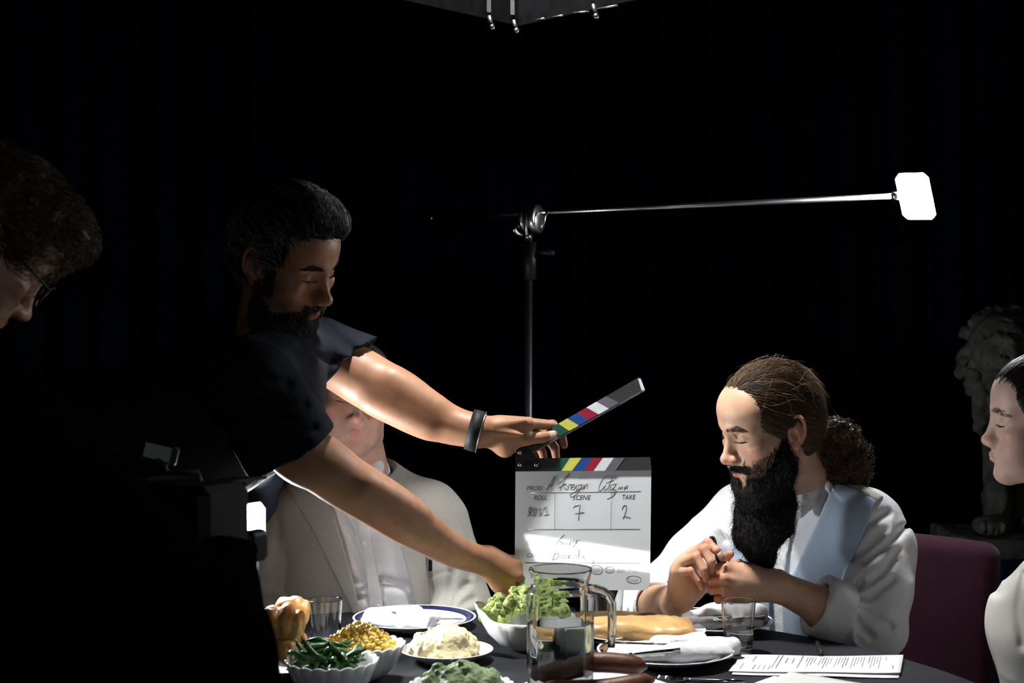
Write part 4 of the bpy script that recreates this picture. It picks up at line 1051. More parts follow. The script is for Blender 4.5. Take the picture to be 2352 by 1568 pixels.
# ---------------------------------------------------------------- the woman in the white blouse
def woman():
    R = eul(-2, -8, 79); T = A3(.967, 2.5853, 1.1914); base = A3(1.12, 2.62, 0); skin = (.60, .40, .315)
    toL = lambda q: (np.asarray(q)-T)@R
    S = head_sdf(toL(A3(1.06, 2.60, .985)), dict(wide=.94, nose=.84, brow=.75, lips=1.2, lean=.86))
    hv, hq = head_mesh(S, .0023); hc = head_cols(hv, skin, lip=(.98, .48, .50), blush=(1.08, .80, .76))
    Bd = SDF(); Bd.u(cap(A3(1.05, 2.60, 1.02), A3(1.10, 2.61, .92), .05, .07), 0); v, q = net(Bd, *bounds([A3(1.05, 2.6, 1.02), A3(1.1, 2.61, .92)], .09), .008)
    p = fuse('person', [(hv@R.T+T, hq, hc), (v, q, limb_cols(v, skin))], MT['skin'], loc=base)
    tag(p, 'seated woman in a white satin blouse with her eyes lowered in profile', 'person')
    Hs = SDF(); Hs.u(ell((0, -.016, .032), (.080, .110, .091)), 0); Hs.u(ell((0, -.06, -.012), (.066, .066, .062)), .03); Hs.u(sph((0, -.128, .012), .042), .015)
    line = hair_line([(.13, .066), (.085, .062), (.065, .050), (.050, .030), (.036, .006), (.022, -.02), (.006, -.03), (-.02, -.03), (-.036, -.05), (-.06, -.08), (-.2, -.09)])
    Hs.i(line, .006); v, q = net(Hs, (-.11, -.19, -.11), (.11, .12, .14), .0035)
    dk = A3(.012, .008, .006); mk('hair', v@R.T+T, q, MT['hair'], p, cols=np.repeat(dk[None], len(v), 0))
    n = 2200; rt = pick(v, (v[:, 1] > -.1) & (line(v.astype(np.float32)) < -.003), n, 72); core = SDF(); core.ops = Hs.ops[:2]
    P = comb(core, rt, lambda s: (A3(0, -.13, .02)-s)*6+np.clip((s[:, 1:2]-.0)/.06, 0, 1)*A3(0, -.3, 1.6), 10, .0085, .0005, .002, .06, .0006, 1., 73)
    vv, ff, cv = strand_mesh(P, .0005, .0003, dk*np.random.default_rng(7).uniform(.6, 3.2, (n, 1))); mk('hair_strands', vv@R.T+T, ff, MT['hair'], p, cols=cv)
    brows('eyebrows', hv, S, (.05, .03, .02), 260, p, R, T, 74); lashes('eyelash', S, p, R, T)
    To = SDF()
    To.u(ell(A3(1.105, 2.63, .80), (.115, .19, .18)), 0); To.u(ell(A3(.955, 2.57, .825), (.085, .11, .095)), .05); To.u(cap(A3(.955, 2.57, .80), A3(.985, 2.58, .60), .075, .085), .05); To.u(cap(A3(1.0, 2.58, .93), A3(.96, 2.57, .86), .05, .06), .05)
    To.u(ell(A3(1.115, 2.63, .60), (.115, .17, .20)), .06); To.u(cap(A3(1.10, 2.46, .905), A3(1.10, 2.80, .905), .055, .055), .05)
    To.u(cap(A3(1.085, 2.61, .92), A3(1.065, 2.60, 1.005), .085, .062), .03)
    To.u(cap(A3(1.0, 2.56, .965), A3(1.04, 2.66, .985), .030, .030), .03)
    To.chain([A3(1.10, 2.45, .90), A3(1.13, 2.42, .72), A3(1.05, 2.50, .62)], [.055, .05, .042], .03)
    To.chain([A3(1.10, 2.80, .90), A3(1.13, 2.84, .72), A3(1.05, 2.78, .62)], [.055, .05, .042], .03)
    To.disp(lambda s: .004*vnoise(s*np.array([16, 16, 8], np.float32), 81))
    To.disp(grooves([[(2345, 1190), (2318, 1260), (2310, 1330)], [(2350, 1250), (2330, 1300), (2300, 1360)], [(2300, 1310), (2290, 1360)],
                     [(2352, 1320), (2340, 1400), (2350, 1480)]], .007, 11))
    To.s_(cap(A3(1.065, 2.60, .995), A3(1.05, 2.60, 1.08), .056, .07), .006)
    cloth_piece('blouse', To, (.85, 2.33, .45), (1.25, 2.92, 1.06), .0042, MT['silk'], p)
    legs_piece('trousers', A3(1.13, 2.63, .53), [A3(.80, 2.50, .52), A3(.80, 2.68, .52)], [A3(.80, 2.50, .04), A3(.80, 2.68, .04)], MT['trouser'], p, rp=.115)
    shoes([A3(.80, 2.50, 0), A3(.80, 2.68, 0)], (-1, 0), p)
    return p
lady = woman()

# ---------------------------------------------------------------- the dark figure working the film camera
def operator():
    R = eul(-42, 4, -58); T = A3(-.758, 2.06, 1.468); base = A3(-1.12, 1.75, 0); skin = (.45, .27, .21)
    toL = lambda q: (np.asarray(q)-T)@R
    S = head_sdf(toL(px(-110, 760, 2.12)), dict(nose=1.05))
    hv, hq = head_mesh(S, .003, lo=(-.105, -.14, -.2)); hc = head_cols(hv, skin, stub=.3)
    p = fuse('person', [(hv@R.T+T, hq, hc)], MT['skin'], loc=base)
    tag(p, 'camera operator with tousled brown hair and glasses bending over the film camera', 'person')
    Hs = SDF(); Hs.u(ell((0, -.018, .038), (.084, .108, .096)), 0); Hs.u(ell((0, .050, .090), (.062, .060, .035)), .03); Hs.u(ell((0, -.06, -.01), (.068, .06, .062)), .03)
    line = hair_line([(.14, .068), (.10, .064), (.08, .062), (.06, .050), (.045, .026), (.03, -.01), (.012, -.01), (.004, .022), (-.03, .026), (-.038, -.02), (-.06, -.075), (-.14, -.09)])
    core = SDF(); core.ops = list(Hs.ops)
    Hs.i(line, .006); Hs.disp(lambda s: .007*vnoise(s*38, 91)); v, q = net(Hs, (-.12, -.15, -.12), (.12, .14, .15), .004, slack=1.8)
    br = A3(.045, .026, .013); mk('hair', v@R.T+T, q, MT['hair'], p, cols=np.repeat(br[None], len(v), 0))
    n = 2400; rt = pick(v, line(v.astype(np.float32)) < .004, n, 92)
    P = comb(core, rt, lambda s: np.stack([.4*np.sin(s[:, 1]*70), .8+0*s[:, 0], .1-.6*np.clip((s[:, 1]-.05)/.04, 0, 1)+.5*np.sin(s[:, 0]*80+s[:, 1]*40)], 1), 9, .006, .001, .014, .5, .003, .9, 93)
    vv, ff, cv = strand_mesh(P, .0006, .0003, br*np.random.default_rng(9).uniform(.5, 2.2, (n, 1))); mk('hair_strands', vv@R.T+T, ff, MT['hair'], p, cols=cv)
    brows('eyebrows', hv, S, (.04, .025, .015), 260, p, R, T, 94)
    # glasses
    G = []
    for s in (-1, 1):
        t = np.linspace(0, 2*math.pi, 25)
        G.append(tube([A3(s*.034+.023*math.cos(a), .104-.010*abs(math.cos(a))*(1 if math.cos(a)*s > 0 else .2), -.004+.018*math.sin(a)) for a in t], .0016, 8, False))
        G.append(tube([A3(s*.057, .096, .004), A3(s*.076, .05, .006), A3(s*.082, -.004, .010), A3(s*.081, -.022, -.004)], .0016, 8))
    G.append(tube([A3(-.011, .106, .0), A3(0, .108, .004), A3(.011, .106, .0)], .0014, 8))
    v, f = join(*G); mk('glasses', v@R.T+T, f, MT['black'], p)
    for s in (-1, 1):
        v, f = lathe([(1e-4, 0), (.022, 0)], 24); v = np.stack([v[:, 0]+s*.034, .101-.006*(v[:, 0]*s > .01), v[:, 1]*.8-.004], 1); mk('lens', v@R.T+T, f[:24], MT['glass'], p)
    # black clothes: hunched back, arms round the camera
    To = SDF()
    To.chain([px(-190, 830, 1.9), px(-270, 1040, 1.85), A3(-1.0, 1.75, 1.0)], [.09, .15, .16], .05)
    To.u(cap(px(-270, 1040, 1.85), px(200, 1330, 1.66), .15, .12), .05)
    To.chain([px(10, 1010, 1.80), px(250, 1330, 1.72), px(400, 1420, 1.62)], [.085, .075, .068], .05)
    To.chain([px(400, 1420, 1.62), px(470, 1480, 1.60), px(505, 1310, 1.78)], [.07, .072, .045], .02)
    To.chain([px(-20, 1000, 2.1), px(230, 1150, 2.2), px(400, 1200, 2.05)], [.08, .06, .05], .05)
    To.chain([px(250, 1500, 1.62), px(380, 1570, 1.60), px(545, 1680, 1.58)], [.14, .10, .06], .05)
    To.disp(lambda s: .004*vnoise(s*14, 95))
    cloth_piece('jacket', To, (-1.25, 1.35, .72), (-.25, 2.5, 1.50), .0065, MT['blackm'], p)
    for nm, w_, ms, tp in (('hand', px(505, 1296, 1.785), px(520, 1262, 1.83), 0), ('hand', px(400, 1200, 2.05), px(432, 1196, 2.02), 1)):
        H = SDF(); d = nrm(ms-w_); u, x = frame(d); mc = [ms+u*k for k in (-.026, -.009, .009, .026)]
        pi = [m+d*.030+x*.012 for m in mc]; di = [m+d*.030+x*.034 for m in mc]; ti = [m+d*.018+x*.046 for m in mc]
        hand(H, w_, .027, mc, pi, di, ti, [w_+d*.02+u*-.03, w_+d*.035+u*-.042+x*.015, w_+d*.05+u*-.035+x*.03, w_+d*.06+u*-.02+x*.036])
        v, q = net(H, *bounds([w_, ms, *di, *ti, *pi], .05), .004); mk('shaded_hand', v, q, MT['blackm'], p)  # the operator's hand, with the shade on it put into a black colour
    legs_piece('trousers', A3(-1.06, 1.74, .92), [A3(-1.07, 1.62, .5), A3(-1.16, 1.88, .5)], [A3(-1.10, 1.60, .04), A3(-1.20, 1.88, .04)], MT['blackm'], p, rp=.16, rk=.085)
    shoes([A3(-1.10, 1.60, 0), A3(-1.20, 1.88, 0)], (1, .3), p)
    return p
oper = operator()

# ---------------------------------------------------------------- film camera on its tripod, and the panel lamp beside it
fc = empty('film_camera', tuple(px(500, 1300, 1.92)), 'black film camera with small monitor held by the operator', 'film camera')
Rc = eul(0, 0, -28)
c0 = px(400, 1215, 1.92)
mk('body', *box(c0, (.095, .050, .065), Rc, .012), MT['black'], fc, False)
mk('matte_box', *box(px(505, 1178, 1.98), (.012, .045, .042), Rc, .004), MT['black'], fc, False)
mk('top_flag', *box(px(526, 1104, 1.99), (.028, .050, .0025), Rc@eul(0, -4, 0), .001), MT['black'], fc, False)
mk('lens', *tube([px(450, 1215, 1.93), px(510, 1190, 1.975)], [.04, .042], 28), MT['black'], fc)
S_ = SDF(); S_.u(rbox(px(584, 1253, 2.0), (.012, .022, .023), .010, Rc), 0); v, q = net(S_, *bounds([px(584, 1253, 2.0)], .05), .0028); mk('focus_motor', v, q, MT['black'], fc)
mk('motor_arm', *rod(px(580, 1264, 2.0), px(490, 1280, 1.95), .008), MT['black'], fc)
mk('handle', *tube([px(330, 1150, 1.9), px(340, 1100, 1.9), px(450, 1094, 1.93), px(460, 1150, 1.93)], .011), MT['black'], fc)
mc_ = px(370, 1040, 1.98); Rm = eul(-12, 6, -38)
mon = mk('monitor', *box(mc_, (.032, .006, .013), Rm, .003), MT['black'], fc, False)
scr = bpy.data.materials.new('monitor_screen'); scr.use_nodes = True; nt = scr.node_tree; b_ = nt.nodes['Principled BSDF']
b_.inputs['Base Color'].default_value = (.01, .01, .01, 1); b_.inputs['Emission Color'].default_value = (.50, .62, .50, 1); b_.inputs['Emission Strength'].default_value = .03
sv_, sf_ = box((0, 0, 0), (.028, .0008, .010)); mk('screen', (sv_+A3(0, -.0065, 0))@Rm.T+mc_, sf_, scr, mon, False)
mk('monitor_arm', *rod(px(365, 1050, 1.99), px(380, 1104, 1.92), .008), MT['black'], fc)
ll = px(583, 1212, 2.72)
sl = empty('panel_lamp', (ll[0], ll[1], 0), 'white glowing panel lamp standing between the film camera and the grey suit', 'lamp')
Rl = eul(0, 0, 60)
v, f = octo(.034, .049, .014, -.0015, .02); mk('case', (v+A3(0, .002, 0))@Rl.T+ll, f, MT['black'], sl, False)
v, f = octo(.032, .046, .012, -.002, .003); mk('diffuser', v@Rl.T+ll, f, emitter('side_glow', (.93, .97, 1.0), E_SIDE), sl, False)
mk('stand', *rod((ll[0], ll[1]+.02, TZ+.012), (ll[0], ll[1]+.02, ll[2]-.05), .007), MT['black'], sl)
mk('base', *disc((ll[0], ll[1]+.02, TZ+.006), (0, 0, 1), .05, .012), MT['black'], sl)

# ---------------------------------------------------------------- chairs
def chair(c, rz, fab, label, group):
    o = empty('banquet_chair', (c[0], c[1], 0), label, 'chair', group); Rz = eul(0, 0, rz); C0 = A3(c[0], c[1], 0)
    def sd(name, S, lo, hi, h, m):
        v, q = net(S, lo, hi, h); mk(name, v@Rz.T+C0, q, m, o)
    S = SDF(); S.u(rbox((0, 0, .445), (.225, .215, .035), .03), 0); sd('seat', S, (-.25, -.24, .39), (.25, .24, .50), .008, fab)
    S = SDF(); S.u(rbox((0, 0, .0), (.225, .034, .20), .032), 0); S.disp(lambda p: .018*np.clip(1-(p[:, 0]/.22)**2, 0, 1)*.5)
    v, q = net(S, (-.26, -.07, -.24), (.26, .07, .24), .006); v = v@eul(-9, 0, 0).T+A3(0, .245, .685); mk('backrest', v@Rz.T+C0, q, fab, o)
    for sx in (-1, 1):
        for a, b in (((sx*.20, -.18, .42), (sx*.21, -.20, 0.0)), ((sx*.20, .20, .42), (sx*.21, .25, 0.0))):
            v, f = rod(A3(*a), A3(*b), .012); mk('leg', v@Rz.T+C0, f, MT['dsteel'], o)
        v, f = tube([A3(sx*.20, .20, .42), A3(sx*.20, .235, .50), A3(sx*.20, .26, .62)], .012); mk('back_stile', v@Rz.T+C0, f, MT['dsteel'], o)
    return o
chair((.735, 3.05), -36, MT['maroon'], 'maroon fabric chair that the bearded man sits on', 'banquet chairs')
chair((-.335, 3.24), 0, MT['maroon'], 'chair under the man in the light grey suit', 'banquet chairs')
chair((1.15, 2.63), -90, MT['navychair'], 'chair under the woman in the white blouse', 'banquet chairs')

# ---------------------------------------------------------------- stone lion on a blue-draped plinth
YP = 3.95
def lion():
    b0 = px(2345, 1268, YP); zb = b0[2]
    pl_ = empty('plinth', (b0[0], YP, 0), 'square plinth draped in blue cloth under the stone lion', 'plinth')
    vs = []; fs = []; n = 96; rings = [(0.0, 0), (.5, 0), (.97, 0), (1.0, -.008), (1.01, -.05), (1.03, -.3), (1.06, -zb+.01)]
    for k, (r_, dz) in enumerate(rings):
        for j in range(n):
            th = 2*math.pi*j/n; cx, sx = math.cos(th), math.sin(th); q = .22/max(abs(cx), abs(sx), .74)
            fo = 1+max(0, -dz)*.06*math.sin(th*14)
            vs.append((b0[0]+.02+cx*q*r_*fo, YP+sx*q*r_*fo, zb+dz-.001))
    for k in range(len(rings)-1):
        for j in range(n): fs.append((k*n+j, k*n+(j+1) % n, (k+1)*n+(j+1) % n, (k+1)*n+j))
    mk('drape', vs, fs, MT['navychair'], pl_)
    mk('block', *box((b0[0]+.02, YP, (zb-.01)/2), (.205, .205, (zb-.012)/2)), MT['wood'], pl_, False)
    root = empty('lion_statue', (b0[0], YP, zb), 'weathered grey stone statue of a seated lion behind the woman', 'statue')
    def q(x, y, dY=0): return px(x, y, YP+dY)
    s_ = YP/F
    Bs = SDF(); Bs.u(rbox(q(2345, 1243), (.205, .17, .030), .012), 0); Bs.disp(lambda p: .004*vnoise(p*np.array([8, 8, 60], np.float32), 5)+.003*vnoise(p*40, 6))
    v, f = net(Bs, *bounds([q(2345, 1243)], .24), .006); mk('base_slab', v, f, MT['stone'], root)
    L = SDF(); hc = q(2300, 800, -.10)
    Rh = eul(-16, 0, -16)
    def h(x, y, z): return hc+Rh@(A3(x, y, z)*.78)      # head frame: -Y is the muzzle
    L.u(ell(q(2380, 1060, .08), (.135, .15, .24)), 0); L.u(ell(q(2390, 1160, .16), (.16, .17, .12)), .05)
    for sx, xx in ((-1, 2292), (1, 2400)):
        L.u(cap(q(xx+10, 960, -.02), q(xx, 1140, -.05), .060, .034), .03); L.u(cap(q(xx, 1140, -.05), q(xx-2, 1205, -.06), .036, .034), .02)
        L.u(ell(q(xx-14, 1206, -.09), (.050, .055, .028)), .015)
        for t in (-1.5, -.5, .5, 1.5): L.u(ell(q(xx-14+t*15, 1212, -.135), (.012, .022, .020)), .006)
    L.u(ell(h(0, 0, 0), (.085, .095, .095)), .05)
    L.u(ell(h(0, -.085, -.045), (.050, .055, .042)), .03); L.u(ell(h(0, -.09, .0), (.026, .055, .022)), .02)
    L.u(ell(h(0, -.125, -.022), (.020, .016, .013)), .008); L.u(ell(h(0, -.095, -.085), (.034, .035, .018)), .01)
    for s in (-1, 1):
        L.u(cap(h(s*.018, -.085, .034), h(s*.055, -.065, .042), .014, .011), .012)
        L.s_(ell(h(s*.036, -.098, .016), (.019, .018, .010)), .008); L.u(sph(h(s*.036, -.078, .015), .012), .003)
        L.u(ell(h(s*.022, -.125, -.050), (.020, .018, .017)), .008)
        L.s_(cap(h(s*.004, -.145, -.066), h(s*.045, -.10, -.072), .004), .005)
        L.u(ell(h(s*.075, .0, .085), (.024, .014, .026)), .012)
    r_ = np.random.default_rng(13)
    # the mane: locks that curl away from the face
    for ring, rad, n, z0 in ((0, .092, 15, .05), (1, .112, 15, .09), (2, .118, 13, .13)):
        for j in range(n):
            a = 2*math.pi*(j+.5*ring)/n; e = A3(math.cos(a)*.86, 0, math.sin(a)*(1.15 if math.sin(a) > 0 else 1.0)); drop = .05 if e[2] < -.2 else 0
            k = r_.uniform(.88, 1.1); a0 = h(e[0]*rad*.8, -.05+z0, e[2]*rad*.85); tw = A3(-e[2], 0, e[0])*(1 if j % 3 else -1)
            p1 = h(e[0]*rad*1.05*k, -.05+z0, e[2]*rad*1.05*k-drop*.5); p2 = h(e[0]*rad*1.22*k+tw[0]*.022, -.03+z0, e[2]*rad*1.2*k-drop+tw[2]*.022)
            p3 = h(e[0]*rad*1.16*k+tw[0]*.046, -.055+z0, e[2]*rad*1.12*k-drop+tw[2]*.046); p4 = h(e[0]*rad*1.02*k+tw[0]*.036, -.07+z0, e[2]*rad*1.0*k-drop+tw[2]*.036)
            L.chain([a0, p1, p2, p3, p4], [.017, .017, .015, .011, .007], .0025, .008)
    for j in range(26):                                                             # chest locks
        xx, yy = r_.uniform(2242, 2345), r_.uniform(890, 985)
        L.chain([q(xx, yy-45, -.10+.03*r_.random()), q(xx+r_.uniform(-8, 8), yy, -.115), q(xx+12, yy+26, -.105)], [.017, .016, .006], .003, .008)
    L.disp(lambda p: .004*vnoise(p*np.array([55, 55, 30], np.float32), 8)+.0022*vnoise(p*130, 9))
    lo, hi = bounds([q(2200, 660, -.3), q(2500, 1240, .42)], .02)
    v, f = net(L, lo, hi, .0045, slack=1.6); mk('body', v, f, MT['stone'], root)
lion()

# ---------------------------------------------------------------- the slate
AL = math.radians(12); SN = A3(0, -math.cos(AL), math.sin(AL)); SC = px(1338, 1010, 2.80); CAM = A3(0, 0, CH)
def bp(x, y, off=0.0):
    """point on the plane of the slate that shows at (x, y) in the photograph"""
    d = px(x, y, 1.0)-CAM; t = np.dot(SC-CAM, SN)/np.dot(d, SN); return CAM+d*t+SN*off
def prism(pts, o0, o1):
    a = [bp(x, y, o1) for x, y in pts]; b = [q+SN*(o0-o1) for q in a]; n = len(pts)
    return np.array(a+b), [tuple(range(n)), tuple(range(2*n-1, n-1, -1))]+[(i, i+n, (i+1) % n+n, (i+1) % n) for i in range(n)]
def cz(cx, cy): return (1160+cx/4.3556, 1020+cy/4.3556)
def c3(cx, cy): return (1000+cx/2.8, 840+cy/2.8)
MT['acrylic'] = M('white_acrylic', (.66, .69, .72), .35, spec=.4, coat=1.0, coat_ior=1.5, var=(12, .03), trans=0.0)
MT['ink'] = M('black_print', (.012, .012, .014), .4, coat=1.0, coat_ior=1.5); MT['marker'] = M('grey_marker', (.09, .09, .095), .5, coat=1.0, coat_ior=1.5)
MT['faint'] = M('faint_print', (.36, .37, .39), .4, coat=1.0, coat_ior=1.5)
SCOL = dict(green=(.006, .075, .045), yellow=(.55, .55, .085), blue=(.005, .055, .24), red=(.26, .006, .03), white=(.62, .68, .72), grey=(.115, .105, .135), dark=(.028, .028, .030))
SM = {k: M('stripe_'+k, c, .45, coat=.3, var=(60, .08)) for k, c in SCOL.items()}
slate = empty('clapperboard', tuple(bp(1190, 1083)), 'white film slate with a raised colour-striped stick, handwritten A Foreign Citizen', 'clapperboard')
out = [(1184, 1081), (1496, 1079), (1493, 1340), (1491, 1348), (1486, 1353), (1478, 1355), (1190, 1355), (1184, 1351), (1182, 1345)]
v, f = prism(out, -.0035, 0); mk('board', v, f, MT['acrylic'], slate, False)
bar = [(1184, 1083), (1184, 1053), (1493, 1050), (1496, 1080)]
v, f = prism(bar, -.012, .004); mk('frame_bar', v, f, SM['dark'], slate, False)
tops = [545, 648, 765, 868, 977, 1087, 1195]; bots = [480, 563, 668, 785, 885, 998, 1103]
for i, k in enumerate(('green', 'yellow', 'blue', 'red', 'white', 'grey')):
    v, f = prism([cz(tops[i], 140), cz(tops[i+1], 138), cz(bots[i+1], 268), cz(bots[i], 269)], .004, .0048); mk('colour_stripe', v, f, SM[k], slate, False)
# the raised stick
def lerp2(a, b, t): return (a[0]+(b[0]-a[0])*t, a[1]+(b[1]-a[1])*t)
T0, T1 = c3(560, 506), c3(1300, 80); B0, B1 = c3(585, 574), c3(1325, 160)
v, f = prism([T0, T1, B1, B0], -.020, .004); stick = mk('clap_stick', v, f, SM['dark'], slate, False)
tx = [735, 790, 848, 910, 970, 1035, 1097]; bxs = [800, 860, 922, 985, 1050, 1115, 1182]
def onT(x): return lerp2(T0, T1, (x-560)/740)
def onB(x): return lerp2(B0, B1, (x-585)/740)
for i, k in enumerate(('green', 'yellow', 'blue', 'red', 'white', 'grey')):
    v, f = prism([onT(tx[i]), onT(tx[i+1]), onB(bxs[i+1]), onB(bxs[i])], .004, .0048); mk('colour_stripe', v, f, SM[k], stick, False)
v, f = prism([c3(1300, 80), c3(1320, 84), c3(1347, 156), c3(1325, 160)], -.020, .0035); mk('stick_end', v, f, SM['white'], stick, False)
e_ = nrm(bp(*B0)-bp(*B1)); dn_ = nrm(np.cross(SN, e_)); dn_ = dn_ if dn_[2] < 0 else -dn_
vq = [bp(*B0, .004), bp(*B1, .004), bp(*B1, -.020), bp(*B0, -.020)]; vq = [q+dn_*.0006 for q in vq]; vq += [q+dn_*.0012 for q in vq]
mk('stick_edge', vq, [(0,1,2,3), (7,6,5,4), (0,4,5,1), (1,5,6,2), (2,6,7,3), (3,7,4,0)], M('edge_grey', (.13, .13, .13), .5), stick, False)
hp = [(1184, 1083), (1184.5, 1040), (1188, 1030), (1196, 1023), (1213, 1028), (1222, 1039), (1240, 1062), (1243, 1071), (1241, 1077), (1234, 1081)]
v, f = prism(hp, .0048, .0085); hg = mk('hinge_plate', v, f, MT['black'], slate, False)
for x, y in ((1194.5, 1040), (1194.5, 1068), (1232, 1068)):
    c = bp(x, y, .0085); v, f = tube([c, c+SN*.0012, c+SN*.0020, c+SN*.0023], [.0045, .0043, .003, .0008], 16); mk('rivet', v, f, MT['chrome'], hg)
# printing and handwriting
def stroke_mesh(lines, rad):
    out = []
    for L in lines:
        P = [bp(*cz(*q), .0002) for q in L]
        if len(P) > 2:
            P = np.array(P); t = np.linspace(0, len(P)-1, (len(P)-1)*4+1); i = np.clip(t.astype(int), 0, len(P)-2); u = (t-i)[:, None]
            p0, p1, p2, p3 = P[np.clip(i-1, 0, None)], P[i], P[i+1], P[np.clip(i+2, None, len(P)-1)]
            P = .5*(2*p1+(p2-p0)*u+(2*p0-5*p1+4*p2-p3)*u*u+(3*p1-p0-3*p2+p3)*u**3)
        out.append(tube(P, rad, 5))
    return join(*out)
def el(cx, cy, rx, ry, a0=0, a1=6.4, n=13, rot=0.0): return [(cx+rx*math.cos(a)-rot*ry*math.sin(a), cy+ry*math.sin(a)) for a in np.linspace(a0, a1, n)]
def write(name, lines, rad, m='marker'):
    v, f = stroke_mesh(lines, rad); h_ = (v-SC)@SN; v = v-SN*(h_-.0003-.00015*np.sign(h_))[:, None]
    mk(name, v, f, MT[m], slate)
write('handwritten_word', [
    [(403, 462), (450, 388), (494, 316)], [(494, 316), (470, 390), (458, 440), (468, 462)], [(412, 424), (486, 402)]], .00052)
write('handwritten_word', [
    [(545, 468), (575, 402), (612, 332), (637, 290)], [(532, 392), (552, 380), (600, 335), (637, 290)], [(528, 438), (610, 396)],
    el(603, 424, 17, 28, -1.5, 4.9, 11, -.3), [(628, 458), (640, 408), (648, 402), (668, 402)],
    [(656, 432), (688, 420), (694, 404), (676, 402), (658, 430), (664, 452), (690, 446), (708, 420)], [(716, 404), (708, 436), (714, 452), (730, 440)], [(745, 338), (757, 347)],
    [(768, 402), (740, 406), (728, 432), (738, 450), (762, 426), (772, 400), (756, 446), (720, 492), (684, 524), (656, 524), (654, 502), (700, 474), (772, 440)],
    [(776, 452), (792, 404), (786, 448), (812, 404), (826, 402), (820, 446)]], .00052)
write('handwritten_word', [
    [(1004, 318), (966, 368), (940, 428), (940, 464), (968, 452), (990, 420)], [(1008, 404), (990, 444), (998, 460), (1020, 440)],
    [(1078, 318), (1050, 388), (1028, 450), (1040, 460)], [(1008, 388), (1088, 358)], [(1062, 402), (1050, 446), (1062, 456), (1080, 436)], [(1100, 341), (1106, 346)],
    [(1074, 404), (1112, 396), (1078, 456), (1108, 452), (1112, 470), (1090, 505), (1058, 530), (1020, 548)], [(1056, 478), (1104, 488), (1062, 532)],
    [(1128, 452), (1150, 424), (1150, 450), (1174, 424), (1174, 448)], [(1190, 456), (1206, 416), (1200, 450), (1226, 410), (1220, 446)]], .00052)
write('handwritten_roll', [[(225, 725), (238, 650), (250, 632), (262, 720)], [(228, 694), (262, 682)], el(291, 682, 15, 38), [(280, 660), (302, 706)], el(350, 680, 15, 38), [(338, 655), (362, 702)],
    [(384, 660), (410, 625), (412, 705)], [(388, 712), (442, 703)]], .00075)
write('handwritten_scene', [[(685, 634), (700, 618), (728, 608), (750, 612), (742, 680), (735, 765)], [(700, 692), (792, 682)]], .0010)
write('handwritten_take', [[(1172, 660), (1180, 628), (1196, 612), (1214, 622), (1212, 660), (1196, 710), (1182, 748)], [(1182, 740), (1196, 718), (1220, 728), (1256, 738)]], .0010)
write('handwritten_name', [[(512, 1006), (550, 945), (592, 902)], [(545, 970), (572, 985), (590, 1000)], [(600, 1000), (612, 985)], [(625, 985), (622, 1002)], [(662, 958), (650, 990), (640, 1010)],
    [(690, 950), (676, 990)], [(712, 960), (700, 985), (716, 990), (724, 955), (705, 1000), (675, 1028)], [(745, 955), (742, 970)]], .00055)
write('handwritten_crew', [[(505, 1092), (490, 1122), (476, 1158)], [(490, 1094), (530, 1092), (540, 1118), (515, 1146), (476, 1158)], [(552, 1150), (560, 1112), (578, 1110), (572, 1148)], [(590, 1148), (596, 1108), (612, 1142), (620, 1104)],
    [(640, 1142), (632, 1120), (648, 1106), (644, 1140)], [(690, 1140), (705, 1100), (720, 1136)], [(742, 1048), (736, 1130)], [(770, 1120), (800, 1140)], [(884, 1160), (886, 1180), (868, 1196)]], .00062)
def ruled(a, b): return [(a[0], a[1]), (b[0], b[1])]
write('ruled_lines', [ruled((213, 487), (1358, 472)), ruled((205, 852), (1353, 849)), ruled((200, 1182), (1350, 1190)), ruled((499, 486), (495, 850)), ruled((1063, 480), (1059, 848))], .00038, 'ink')
def lettering(txt, x0, x1, yb, h, m, shear=.18):
    cu = bpy.data.curves.new('t', 'FONT'); cu.body = txt; cu.size = 1.0; cu.shear = shear; cu.resolution_u = 3
    o = bpy.data.objects.new('t', cu); col.objects.link(o); dg = bpy.context.evaluated_depsgraph_get(); me = bpy.data.meshes.new_from_object(o.evaluated_get(dg))
    co = np.array([v_.co[:] for v_ in me.vertices]); fs = [tuple(p_.vertices) for p_ in me.polygons]
    bpy.data.objects.remove(o); bpy.data.meshes.remove(me)
    mn, mx = co.min(0), co.max(0); k = h/0.70
    vs = [bp(x0+(c[0]-mn[0])/(mx[0]-mn[0])*(x1-x0), yb-c[1]*k, .0003) for c in co]
    mk('lettering', vs, fs, MT[m], slate, False)
lettering('PROD.', 1210, 1247, 1125.6, 9.4, 'ink'); lettering('ROLL', 1226.6, 1256, 1148, 10.6, 'ink'); lettering('SCENE', 1315.7, 1356.8, 1147.6, 10.6, 'ink'); lettering('TAKE', 1429.8, 1459.6, 1146.4, 10.6, 'ink')
lettering('D', 1209.5, 1217, 1250, 9.5, 'ink'); lettering('CAMERA', 1210.5, 1256, 1279.5, 9.2, 'ink')
lettering('Night', 1357, 1383, 1314, 9.2, 'faint'); lettering('Int', 1392, 1407, 1314, 9.2, 'faint'); lettering('Ext', 1418, 1435, 1314, 9.2, 'faint'); lettering('Mos', 1445, 1467, 1314, 9.2, 'faint')
lettering('Sync', 1440, 1466, 1336, 9.2, 'faint')
for rg in (el(915, 1252, 62, 44, .3, 7.0, 17, -.15), el(1045, 1252, 44, 30, .2, 6.8, 15, -.1), el(1288, 1350, 74, 38, -.4, 6.3, 17, -.15)): write('pen_ring', [rg], .0006, 'faint')

